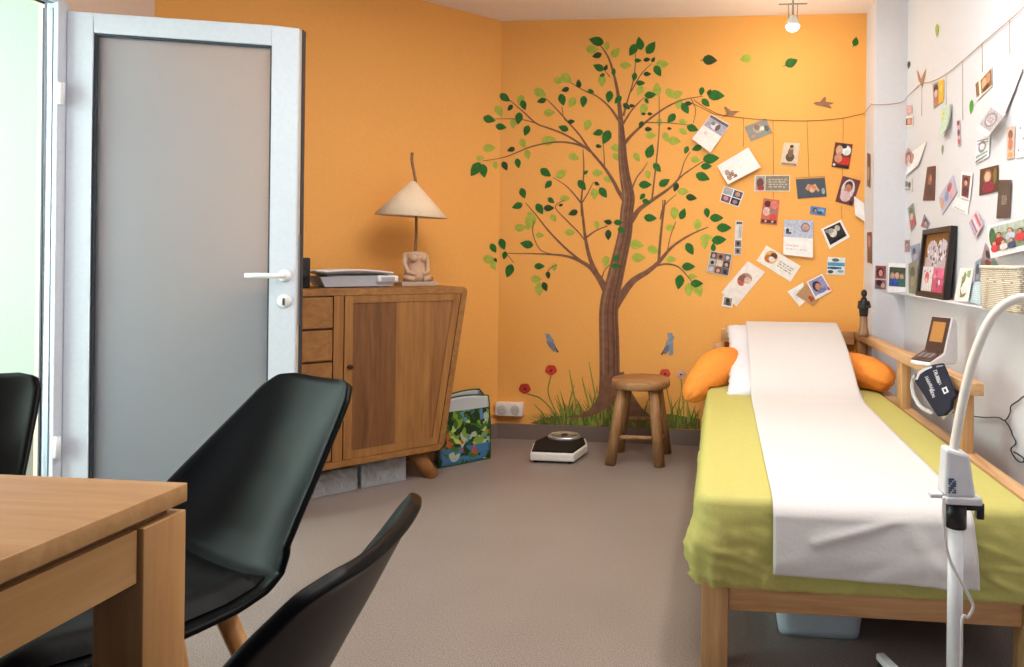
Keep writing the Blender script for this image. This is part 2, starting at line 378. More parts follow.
# hollow carcass: ring of outer outline minus inner, plus back
m = MB(); o1 = cab_poly(0, CF); o0 = cab_poly(0, CB); i1 = cab_poly(0.028, CF); i0 = cab_poly(0.028, CF-0.03); k = len(o1)
fs = [(j, (j+1) % k, k+(j+1) % k, k+j) for j in range(k)]+[(j, (j+1) % k, 2*k+(j+1) % k, 2*k+j) for j in range(k)]+[(2*k+j, 2*k+(j+1) % k, 3*k+(j+1) % k, 3*k+j) for j in range(k)]
m.add(o1+o0+i1+i0, fs+[list(range(3*k, 4*k))[::-1], list(range(k, 2*k))], TEAKH)
carc = m.build('carcass', None, t)
def slab(mb, a0t, a0b, a1t, a1b, z0, z1, d0, d1, mt):
    mb.hexa([ob(a0b, d0, z0), ob(a1b, d0, z0), ob(a1b, d1, z0), ob(a0b, d1, z0), ob(a0t, d0, z1), ob(a1t, d0, z1), ob(a1t, d1, z1), ob(a0t, d1, z1)], mt)
sl = (AR_B-AR_T)/(ZT-ZB)
def ar(z): return AR_T+(ZT-z)*sl
z0, z1 = ZB+0.03, ZT-0.03; dl = 1.0
door_o = MB()
fw = 0.034
def aa(z, off): return ar(z)+0.031+off
slab(door_o, aa(z1, 0), aa(z0, 0), aa(z1, fw), aa(z0, fw), z0, z1, CF-0.022, CF-0.002, TEAK)
slab(door_o, dl-fw, dl-fw, dl, dl, z0, z1, CF-0.022, CF-0.002, TEAK)
slab(door_o, aa(z1, fw), aa(z1-fw, fw), dl-fw, dl-fw, z1-fw, z1, CF-0.022, CF-0.002, TEAK)
slab(door_o, aa(z0+fw, fw), aa(z0, fw), dl-fw, dl-fw, z0, z0+fw, CF-0.022, CF-0.002, TEAK)
zz0, zz1 = z0+fw, z1-fw
cuts = [dl-fw, 0.775, 0.615]
for j, mt in enumerate((TEAKD, TEAK, wood('#774a28', '#9d6c3e', 'Z', 5))):
    lo = cuts[j+1] if j < 2 else None
    slab(door_o, lo if lo else aa(zz1, fw), lo if lo else aa(zz0, fw), cuts[j], cuts[j], zz0, zz1, CF-0.022, CF-0.006, mt)
d_o = door_o.build('cabinet_door', None, t, bevel=0.0012)
m = MB(); kn = plain('#3a2415', 0.5); m.sphere(ob(0.975, CF-0.002, 0.57), (0.014, 0.014, 0.009), kn, 12)
m.build('finger_notch', None, d_o, 'dark round finger hole')
m = MB(); slab(m, 1.005, 1.005, 1.045, 1.045, z0, z1, CF-0.025, CF-0.001, TEAK); m.build('divider', None, t)
for (za, zb) in ((0.745, 0.878), (0.605, 0.735), (0.45, 0.595), (0.305, 0.44), (0.168, 0.295)):
    fl = lambda z: AL_T-(ZT-z)*(AL_T-AL_B)/(ZT-ZB)-0.032
    m = MB(); slab(m, 1.049, 1.049, fl(zb), fl(za), za, zb, CF-0.022, CF-0.003, TEAKH); m.build('drawer', None, t, bevel=0.002)
for a, da, dd in ((0.655, -0.075, 0.41), (1.175, 0.05, 0.40), (0.655, -0.075, 0.14), (1.175, 0.05, 0.14)):
    m = MB(); q = ob(a, dd, 0); e = ob(a+da, dd+(0.055 if dd > 0.2 else -0.04), 0)
    m.tube([q+Vector((0, 0, ZB-0.001)), e+Vector((0, 0, 0.0))], [0.039, 0.029], TEAK, 16); m.build('leg', None, t, 'angled round teak leg')

# lamp on the cabinet
lp = ob(0.595, 0.25, 0); zt = ZT
t = thing('table_lamp', 'small lamp with a cone shade and carved figure base on the cabinet', 'lamp', lp+Vector((0, 0, zt)))
CLAY = plain('#c9a78c', 0.75, 0.2, 0, 0.3, 60, 0.04); SHADE = plain('#e8d0b4', 0.85, 0.15, 0, 0.25, 120, 0.04)
m = MB(); Mx = frame_of(lp+Vector((0, 0, zt)), -WA, Vector((0, 0, 1)).cross(-WA))
m.box((-0.085, -0.055, 0), (0.095, 0.055, 0.022), plain('#b9a594', 0.7), 0.003, Mx); m.build('base_plate', None, t, 'pale rectangular stone slab')
m = MB()
m.lathe([(0.0, 0.022), (0.05, 0.024), (0.057, 0.05), (0.052, 0.08), (0.046, 0.11), (0.05, 0.135), (0.058, 0.155), (0.05, 0.168), (0.02, 0.172), (0, 0.174)], CLAY, 24, lp+Vector((0, 0, zt)), sx=1.0, sy=0.9)
for s in (-1, 1):
    m.sphere(Mx @ Vector((s*0.024, -0.040, 0.138)), (0.019, 0.019, 0.019), CLAY, 12)
    m.tube([Mx @ Vector(q) for q in ((s*0.05, 0.0, 0.158), (s*0.058, -0.012, 0.11), (s*0.050, -0.035, 0.07), (s*0.018, -0.052, 0.058))], [0.014, 0.012, 0.010, 0.009], CLAY, 10)
    m.tube([Mx @ Vector(q) for q in ((s*0.02, -0.02, 0.04), (s*0.060, -0.040, 0.038), (s*0.022, -0.054, 0.036))], [0.02, 0.018, 0.013], CLAY, 10)
m.build('figure_base', None, t, 'carved clay torso with folded arms')
m = MB(); m.tube(path([lp+Vector((0, 0, zt+0.165)), lp+Vector((0.003, 0, zt+0.3)), lp+Vector((-0.002, 0, zt+0.50)), lp+Vector((-0.010, 0, zt+0.56)), lp+Vector((-0.024, 0, zt+0.63)), lp+Vector((-0.022, 0, zt+0.67))]), 0.0075, plain('#8f6a50', 0.7, 0.2, 0, 0.4, 80, 0.2), 8)
m.build('twig_stem', None, t, 'crooked twig rising through the shade')
m = MB(); R = 0.174
tilt = Matrix.Rotation(0.045, 4, Vector((0.2, 1, 0)))
m.lathe([(0.012, 0.175), (R*0.5, 0.095), (R, 0.0), (R-0.004, -0.002), (R*0.5-0.003, 0.090), (0.010, 0.170)], SHADE, 40, lp-WA*-0.022+Vector((0.0, 0, zt+0.348)), M=tilt.to_3x3())
m.build('lamp_shade', None, t, 'cream cone shade')

# baby scale on the cabinet
sc = ob(0.90, 0.28, ZT); Ms = frame_of(sc, -WA, Vector((0, 0, 1)).cross(-WA))
t = thing('baby_scale', 'white baby scale with curved tray on the teak cabinet', 'scale', sc)
W2 = plain('#e4e2e4', 0.4, 0.45); GR = plain('#9da3ab', 0.5)
m = MB(); m.hexa([Ms @ Vector(q) for q in ((-0.150, -0.10, 0.006), (0.15, -0.10, 0.006), (0.15, 0.10, 0.006), (-0.150, 0.10, 0.006), (-0.175, -0.115, 0.050), (0.115, -0.11, 0.058), (0.115, 0.11, 0.058), (-0.175, 0.115, 0.050))], plain('#b9bdc6', 0.4, 0.4))
for x in (-0.12, 0.1):
    for y in (-0.07, 0.07): m.tube([Ms @ Vector((x, y, 0)), Ms @ Vector((x, y, 0.008))], 0.015, GR, 12)
m.build('scale_body', None, t)
m = MB(); m.box((-0.140, -0.09, 0.050), (0.09, 0.10, 0.058), GR, 0.003, Ms); m.build('tray_support', None, t, 'grey tray support')
m = MB(); m.box((0.07, -0.118, 0.022), (0.170, 0.095, 0.056), W2, 0.010, Ms); m.box((0.09, -0.121, 0.030), (0.15, -0.117, 0.048), GR, 0, Ms); m.build('display', None, t)
m = MB()
def tray(u, v):
    x = -0.20+u*0.34; y = -0.13+v*0.26; z = 0.060+0.022*(abs(v*2-1)**2.5)*(0.4+0.6*math.sin(u*PI))
    z += 0.012*max(0, (0.15-u)/0.15)
    return Ms @ Vector((x, y, z))
m.grid(tray, 24, 16); m.build('weighing_tray', W2, t, 'white curved tray', solid=0.006)
m = MB(); sp = ob(1.15, 0.34, ZT); Mq = frame_of(sp, -WA, Vector((0, 0, 1)).cross(-WA))
t = thing('speaker', 'small black upright box on the cabinet, half behind the door edge', 'speaker', sp)
m.box((-0.04, -0.04, 0.0), (0.04, 0.04, 0.135), plain('#1b1c1f', 0.5), 0.008, Mq); m.build('housing', None, t)
m = MB(); m.lathe([(0.0, 0), (0.026, 0), (0.028, 0.004), (0.0, 0.002)], plain('#2c2d31', 0.6), 20, Mq @ Vector((0, -0.041, 0.06)), M=Mq.to_3x3() @ Matrix.Rotation(PI/2, 3, 'X')); m.build('driver', None, t)

# clear storage boxes under the cabinet
pm, n, l, p = base('clear_plastic', srgb('#eceef2'), 0.25, 0.5); p.inputs['Alpha'].default_value = 0.25
CLEAR = pm
def storage(a0, a1, d0, d1, h, lab, fill):
    c = ob((a0+a1)/2, (d0+d1)/2, 0); t = thing('storage_box', lab, 'box', c, 'clear storage boxes under the cabinet')
    Mx = frame_of(c, -WA, Vector((0, 0, 1)).cross(-WA)); w = (a1-a0)/2; d = (d1-d0)/2
    m = MB(); k = 0.012
    m.box((-w, -d, 0.0), (w, d, k*0.4), CLEAR, 0, Mx)
    for s in (-1, 1):
        m.box((-w, s*d-0.002, 0.004), (w, s*d+0.002, h), CLEAR, 0, Mx); m.box((s*w-0.002, -d, 0.004), (s*w+0.002, d, h), CLEAR, 0, Mx)
    m.build('box_body', None, t)
    m = MB(); m.box((-w-0.006, -d-0.006, h), (w+0.006, d+0.006, h+0.012), CLEAR, 0.003, Mx); m.build('lid', None, t)
    m = MB()
    rr = random.Random(int(a0*100))
    for q in range(5):
        x0 = -w+0.015+q*(2*w-0.04)/5; hh = h*rr.uniform(0.45, 0.9)
        def bag(u, v, x0=x0, hh=hh, q=q):
            z = 0.008+hh*(math.sin(u*PI)**0.6)*(0.8+0.2*noise.noise(Vector((u*5, v*5, q*3.1))))
            return Mx @ Vector((x0+u*(2*w-0.04)/5, (-d+0.015)+v*(2*d-0.03), z))
        m.grid(bag, 10, 12, plain(fill[q % len(fill)], 0.4))
    m.build('contents', None, t, 'crumpled packaged supplies')
storage(0.70, 0.90, 0.16, 0.43, 0.105, 'clear plastic box under the cabinet, nearer its front right leg', ['#e4e6ec', '#b8b4b6', '#efecec'])
storage(0.92, 1.14, 0.16, 0.43, 0.095, 'clear plastic box under the cabinet, further left and below the drawers', ['#b5aeac', '#dcdade', '#9a8f8c'])

# shopping bag
t = thing('shopping_bag', 'reusable shopping bag with green nature print on the floor beside cabinet', 'bag', (-1.28, 3.42, 0))
m = MB(); P = [Vector(q) for q in ((-1.395, 3.30, 0), (-1.20, 3.50, 0), (-1.295, 3.60, 0), (-1.47, 3.42, 0))]
bagm, n, l, p = base('nature_print', (1, 1, 1, 1), 0.35, 0.4)
tc = n.new('ShaderNodeTexCoord'); vz = n.new('ShaderNodeTexVoronoi'); vz.inputs['Scale'].default_value = 42; vz.inputs['Randomness'].default_value = 1
nzz = n.new('ShaderNodeTexNoise'); nzz.inputs['Scale'].default_value = 12; mxv = n.new('ShaderNodeMix'); mxv.data_type = 'VECTOR'; mxv.inputs[0].default_value = 0.1
l.new(tc.outputs['Object'], nzz.inputs['Vector']); l.new(tc.outputs['Object'], mxv.inputs[4]); l.new(nzz.outputs['Color'], mxv.inputs[5]); l.new(mxv.outputs[1], vz.inputs['Vector'])
sepc = n.new('ShaderNodeSeparateColor'); l.new(vz.outputs['Color'], sepc.inputs[0])
cr = n.new('ShaderNodeValToRGB'); cr.color_ramp.interpolation = 'CONSTANT'
cols = [(0, '#1e3a1c'), (0.2, '#3f6a22'), (0.36, '#7b9a3a'), (0.5, '#23301f'), (0.62, '#b8c26a'), (0.70, '#2f5c2a'), (0.80, '#a9b7a0'), (0.88, '#b4542e'), (0.92, '#5c86a8')]
cr.color_ramp.elements[0].position = 0; cr.color_ramp.elements[0].color = srgb(cols[0][1]); cr.color_ramp.elements[1].position = cols[1][0]; cr.color_ramp.elements[1].color = srgb(cols[1][1])
for q, h in cols[2:]: e = cr.color_ramp.elements.new(q); e.color = srgb(h)
l.new(sepc.outputs[0], cr.inputs[0])
sp3 = n.new('ShaderNodeSeparateXYZ'); l.new(tc.outputs['Object'], sp3.inputs[0])
r1 = n.new('ShaderNodeMath'); r1.operation = 'GREATER_THAN'; r1.inputs[1].default_value = 0.275; l.new(sp3.outputs[2], r1.inputs[0])
mxc = n.new('ShaderNodeMix'); mxc.data_type = 'RGBA'; l.new(r1.outputs[0], mxc.inputs[0]); l.new(cr.outputs[0], mxc.inputs[6]); mxc.inputs[7].default_value = srgb('#b8bcc0')
r2 = n.new('ShaderNodeMath'); r2.operation = 'LESS_THAN'; r2.inputs[1].default_value = 0.09; l.new(sp3.outputs[2], r2.inputs[0])
gt = n.new('ShaderNodeMath'); gt.operation = 'GREATER_THAN'; gt.inputs[1].default_value = 0.5; l.new(sepc.outputs[1], gt.inputs[0])
mu = n.new('ShaderNodeMath'); mu.operation = 'MULTIPLY'; l.new(r2.outputs[0], mu.inputs[0]); l.new(gt.outputs[0], mu.inputs[1])
mx2 = n.new('ShaderNodeMix'); mx2.data_type = 'RGBA'; l.new(mu.outputs[0], mx2.inputs[0]); l.new(mxc.outputs[2], mx2.inputs[6]); mx2.inputs[7].default_value = srgb('#3f6f9c')
l.new(mx2.outputs[2], p.inputs['Base Color'])
def bagwall(u, v):
    k = u*4; i = int(k) % 4; q = P[i].lerp(P[(i+1) % 4], k-int(k)); c = (P[0]+P[2])/2
    s = 1.0+0.03*math.sin(v*5+u*20)+0.035*noise.noise(Vector((u*7, v*4, 2)))
    q = c+(q-c)*s*(1-0.1*v*(1 if i in (1, 3) else 0.6)); z = 0.003+v*0.335+0.012*math.sin(u*14)*v
    return Vector((q.x, q.y, z))
m.grid(bagwall, 48, 20, closed_u=True); m.add([bagwall(i/48, 0) for i in range(48)], [list(range(48))]); m.build('bag_body', bagm, t, solid=0.003)
m = MB()
for v in (0.0, 1.0):
    pts = [bagwall(i/24, v) for i in range(25)]; m.tube(pts, 0.004, plain('#33502c', 0.6), 6)
m.tube([bagwall(0.25, j/8) for j in range(9)], 0.004, plain('#33502c', 0.6), 6); m.tube([bagwall(0.0, j/8) for j in range(9)], 0.004, plain('#33502c', 0.6), 6)
m.build('edge_binding', None, t, 'dark green edge binding')

# socket
t = thing('wall_socket', 'white double wall socket low on the orange wall', 'socket', (-1.22, BACK-0.01, 0.178))
m = MB(); m.box((-1.302, BACK-0.045, 0.140), (-1.142, BACK-0.0005, 0.216), plain('#eae2dc', 0.4), 0.004); m.build('cover_plate', None, t)
for x in (-1.262, -1.182):
    m = MB(); Mr = Matrix.Rotation(PI/2, 3, 'X')
    m.lathe([(0.026, 0), (0.027, 0.003), (0.023, 0.004), (0.0, 0.0005)], plain('#c9c0ba', 0.45), 24, (x, BACK-0.0455, 0.178), Mr)
    for s in (-1, 1): m.tube([(x+s*0.009, BACK-0.0475, 0.178), (x+s*0.009, BACK-0.0455, 0.178)], 0.003, plain('#2b2624', 0.5), 8)
    m.build('outlet', None, t)
# thin painted cable duct along the angled wall
m = MB(); m.prism([ob(0.0, 0.001, 0.14), ob(0.42, 0.001, 0.14), ob(0.42, 0.014, 0.14), ob(0.0, 0.014, 0.14)], (0, 0, 0.016)); struct(m.build('trim_5', ORANGE))

# mechanical floor scale
fx, fy = -0.86, 3.615
t = thing('bathroom_scale', 'white mechanical floor scale with black mat and round dial', 'scale', (fx, fy, 0))
m = MB()
def so(pts, z0, z1, mt, mb): mb.prism([Vector((fx+x, fy+y, z0)) for x, y in pts], (0, 0, z1-z0), mt)
so([(-0.115, -0.165), (0.115, -0.165), (0.15, 0.02), (0.115, 0.15), (-0.115, 0.15), (-0.15, 0.02)], 0.012, 0.055, plain('#e3dcd6', 0.4), m)
m.build('scale_body', None, t, bevel=0.008)
m = MB(); so([(-0.108, -0.155), (0.108, -0.155), (0.138, 0.02), (0.105, 0.13), (-0.105, 0.13), (-0.138, 0.02)], 0.055, 0.066, plain('#1a1817', 0.7, 0.2, 0, 0.3, 300), m); m.build('rubber_mat', None, t, 'black rubber mat', bevel=0.003)
m = MB(); dc = (fx+0.0, fy+0.115, 0.055)
m.lathe([(0.092, 0.0), (0.095, 0.018), (0.09, 0.026), (0.083, 0.028), (0.08, 0.024)], plain('#c9c9cc', 0.25, 0.5, 0.7), 36, dc, sy=0.8); m.build('dial_rim', None, t, 'silver rim')
m = MB(); m.lathe([(0.081, 0.0), (0.081, 0.023), (0, 0.0235)], plain('#d9d8d6', 0.4), 36, dc, sy=0.8)
for k in range(24):
    w = k/24*2*PI; c0 = Vector((math.cos(w)*0.07, math.sin(w)*0.056, 0.0238)); c1 = Vector((math.cos(w)*0.058, math.sin(w)*0.046, 0.0238))
    m.tube([Vector(dc)+c0, Vector(dc)+c1], 0.0011, plain('#303030', 0.5), 5)
m.tube([Vector(dc)+Vector((0, 0, 0.0242)), Vector(dc)+Vector((0.0, -0.06, 0.0242))], 0.002, plain('#222222', 0.5), 5)
m.lathe([(0.02, 0.023), (0.016, 0.03), (0, 0.031)], plain('#2b2b2c', 0.4), 16, dc); m.build('dial', None, t)
for x in (-0.09, 0.09):
    for y in (-0.13, 0.12): m = MB(); m.tube([(fx+x, fy+y, 0), (fx+x, fy+y, 0.014)], 0.016, plain('#222222', 0.6), 12); m.build('rubber_foot', None, t)

# stool
STW = wood('#7d5535', '#ac8055', 'Z', 7, 0.5); STT = wood('#855a38', '#b78a5c', 'X', 7, 0.5)
sx, sy = -0.42, 3.60
t = thing('wooden_stool', 'round-topped wooden stool in front of the painted tree trunk', 'stool', (sx, sy, 0))
m = MB(); m.lathe([(0.0, 0.385), (0.146, 0.385), (0.154, 0.392), (0.155, 0.42), (0.149, 0.429), (0.0, 0.432)], STT, 40, (sx, sy, 0)); m.build('seat', None, t)
ft = [(-0.14, -0.125), (0.115, -0.12), (0.13, 0.13), (-0.13, 0.13)]
for x, y in ft:
    m = MB(); m.tube([(sx+x*0.62, sy+y*0.62, 0.39), (sx+x, sy+y, 0.0)], [0.026, 0.029], STW, 14); m.build('leg', None, t)
def lg(i, z): x, y = ft[i]; k = lerp(1, 0.62, z/0.41); return Vector((sx+x*k, sy+y*k, z))
for i, z in ((0, 0.14), (1, 0.11), (2, 0.19), (3, 0.11)):
    m = MB(); m.tube([lg(i, z), lg((i+1) % 4, z)], 0.011, STW, 10); m.build('stretcher', None, t)

# ------------------------------------------------------------------ the painted tree and decals on the orange wall
def on_wall(x, y, e=0.0012):   # photo pixel -> point on the back wall, or on the angled wall left of the corner
    q = at(x, y, Y=BACK-e)
    if q.x < WC.x+e: q = at_angled(x, y, e)
    return q
def F5(x, y): return (460+x/3.336, 20+y/3.335)
def F6(x, y): return (460+x/2.779, 200+y/2.779)
NR = [0]
def ribbon(mb, pts, mt, e=0.0012):   # pts: (x, y, width) in photo pixels; painted stroke
    NR[0] += 1; e += NR[0]*0.000004
    P2 = path([Vector((a, b, w)) for a, b, w in pts], 5); vs = []; n = len(P2)
    for i, q in enumerate(P2):
        d = P2[min(i+1, n-1)]-P2[max(i-1, 0)]; d.z = 0; d.normalize(); nr = Vector((-d.y, d.x))
        w = max(q.z, 0.5)/2
        vs += [on_wall(q.x+nr.x*w, q.y+nr.y*w, e), on_wall(q.x-nr.x*w, q.y-nr.y*w, e)]
    mb.add(vs, [(2*i, 2*i+1, 2*i+3, 2*i+2) for i in range(n-1)], mt)
def blob(mb, pts, mt, e=0.0012):
    mb.add([on_wall(x, y, e) for x, y in pts], [list(range(len(pts)))], mt)
def leaf_shape(x, y, L, ang, fat=0.6):
    a = math.radians(ang); ux, uy = math.cos(a), math.sin(a); out = []
    prof = [(-0.5, 0), (-0.38, 0.62), (-0.15, 1.0), (0.1, 0.85), (0.32, 0.45), (0.5, 0)]
    for t, w in prof: out.append((x+ux*t*L-uy*w*L*fat/2, y+uy*t*L+ux*w*L*fat/2))
    for t, w in prof[-2:0:-1]: out.append((x+ux*t*L+uy*w*L*fat/2, y+uy*t*L-ux*w*L*fat/2))
    return out
PB = plain('#805a45', 0.65, 0.2, 0, 0, 25, 0.16); PB2 = plain('#684838', 0.65, 0.2, 0, 0, 25, 0.1); PB3 = plain('#94705a', 0.65, 0.2, 0, 0, 25, 0.1)
GD = plain('#2f6a2a', 0.6, 0.2, 0, 0, 40, 0.15); GL = plain('#a9b248', 0.6, 0.2, 0, 0, 40, 0.1); GK = plain('#2f4a28', 0.6, 0.2, 0, 0, 40, 0.1)
t = thing('tree_mural', 'painted tree mural with brown trunk and green leaves on orange wall', 'mural', (-0.6, BACK, 0.09))
m = MB()
def s5(*p, e=0.0012, mt=PB): ribbon(m, [F5(a, b)+(w/3.336,) for a, b, w in p], mt, e)
def s6(*p, e=0.0012, mt=PB): ribbon(m, [F6(a, b)+(w/2.779,) for a, b, w in p], mt, e)
trunk = [F6(425, 640)+(34,), F6(415, 570)+(23,), F6(416, 500)+(20.5,), F6(415, 400)+(20,), F6(413, 320)+(19,), F6(418, 270)+(18.5,), F6(430, 220)+(16.5,), F6(446, 150)+(15,), F6(459, 90)+(14,), F6(464, 30)+(13,),
         F5(562, 590)+(12.5,), F5(550, 520)+(10.5,), F5(543, 460)+(9,), F5(541, 410)+(7.5,), F5(537, 350)+(5.5,), F5(533, 300)+(4.2,), F5(526, 240)+(3.2,), F5(513, 180)+(2.5,), F5(497, 130)+(2,), F5(480, 100)+(1.4,), F5(468, 85)+(0.8,)]
ribbon(m, trunk, PB, 0.0016)
s6((425, 490, 50), (408, 545, 46), (382, 578, 28), (345, 598, 12), (295, 604, 3), e=0.0041)
s6((440, 480, 30), (455, 540, 46), (490, 590, 40), (540, 620, 22), (560, 630, 6), e=0.0013)
s6((420, 285, 26), (400, 240, 20), (378, 205, 15), (352, 180, 11), (300, 157, 7), (230, 150, 4), (130, 148, 2))
s6((352, 182, 8), (300, 140, 6), (250, 90, 4.5), (210, 40, 3), (182, 8, 2))
s6((380, 205, 14), (362, 165, 11), (350, 115, 9), (343, 60, 7), (338, 10, 6))
s5((407, 655, 7), (405, 600, 6), (411, 540, 5), (413, 480, 4), (410, 430, 2.5))
s5((405, 612, 6), (380, 580, 4.5), (350, 550, 3), (310, 525, 2)); s5((407, 610, 5), (428, 575, 3.5), (445, 540, 2))
s6((350, 105, 5), (378, 85, 4), (410, 72, 2.5)); s6((205, 60, 3), (203, 95, 2.5), (225, 140, 2.5), (270, 152, 2.5)); s6((395, 215, 4), (402, 195, 3), (416, 180, 2))
s6((270, 180, 2.5), (250, 190, 2.5), (243, 205, 2)); s6((130, 150, 2), (150, 175, 1.5)) ; s6((290, 0, 2), (265, 20, 2.5), (300, 60, 3.5), (330, 90, 3.5), (345, 110, 3))
s6((425, 310, 20), (452, 262, 22), (482, 224, 18), (520, 200, 14), (550, 175, 11), (590, 130, 7.5), (640, 97, 5), (690, 75, 2.5))
s6((545, 183, 6), (575, 178, 5), (610, 188, 4), (645, 228, 2)); s6((552, 172, 8), (556, 120, 7), (562, 60, 6), (570, 0, 5)); s6((575, 150, 3), (585, 100, 2.5), (600, 60, 2))
s5((668, 665, 5), (678, 625, 5), (700, 600, 3), (722, 582, 2)); s5((676, 660, 4), (676, 600, 3))
s5((560, 690, 16), (578, 660, 18), (600, 630, 15), (640, 602, 12), (700, 560, 8), (740, 520, 5.5), (790, 485, 3.5), (830, 460, 2)); s5((640, 600, 6), (652, 500, 5), (662, 400, 4), (665, 330, 3), (664, 250, 2))
s5((715, 552, 5), (735, 515, 4), (750, 470, 3), (768, 440, 2)); s5((575, 560, 6), (590, 525, 4.5), (610, 500, 3.5), (626, 475, 2))
s5((540, 425, 14), (560, 398, 11), (585, 372, 9), (630, 332, 7), (690, 290, 5.5), (745, 266, 4), (810, 254, 2)); s5((620, 342, 4), (690, 343, 3), (760, 350, 2)); s5((770, 262, 3), (786, 300, 2.5), (778, 345, 2))
s5((760, 270, 2.5), (800, 290, 2), (850, 315, 2), (880, 318, 2))
s5((545, 345, 8), (570, 305, 5.5), (592, 280, 4), (615, 258, 2)); s5((545, 320, 8), (560, 265, 5), (575, 215, 4), (583, 170, 3), (586, 110, 2)); s5((570, 240, 4), (605, 180, 3.5), (640, 145, 2))
s5((530, 335, 10), (505, 298, 7), (480, 272, 5), (450, 250, 4.5), (420, 238, 4), (370, 210, 2)); s5((552, 610, 14), (528, 570, 13), (510, 535, 11), (480, 490, 9), (430, 430, 8), (400, 385, 6), (365, 345, 5), (325, 300, 4), (285, 260, 2))
s5((435, 438, 9), (400, 412, 7), (350, 382, 6), (300, 362, 5.5), (255, 345, 5), (210, 305, 4), (160, 262, 2)); s5((425, 428, 8), (380, 412, 6.5), (320, 407, 5.5), (240, 422, 4.5), (150, 457, 3), (75, 470, 2)); s5((262, 347, 4), (200, 331, 3), (115, 330, 2))
s5((482, 490, 4), (480, 440, 3), (476, 405, 2)); s5((500, 190, 3), (480, 165, 2)); s5((340, 290, 2.5), (348, 330, 2.5), (370, 345, 2))
m.build('painted_trunk', PB, t)
m = MB()   # painted bark streaks: the mural's own darker and lighter brown strokes
for k, (off, wd, mt) in enumerate(((-0.30, 2.2, PB3), (-0.05, 1.2, PB2), (0.22, 2.4, PB2), (0.38, 1.4, PB2))):
    ribbon(m, [(a+off*w, b, wd*max(0.35, w/20)) for a, b, w in trunk[1:15]], mt, 0.0021)
m.build('painted_bark_strokes', PB2, t)
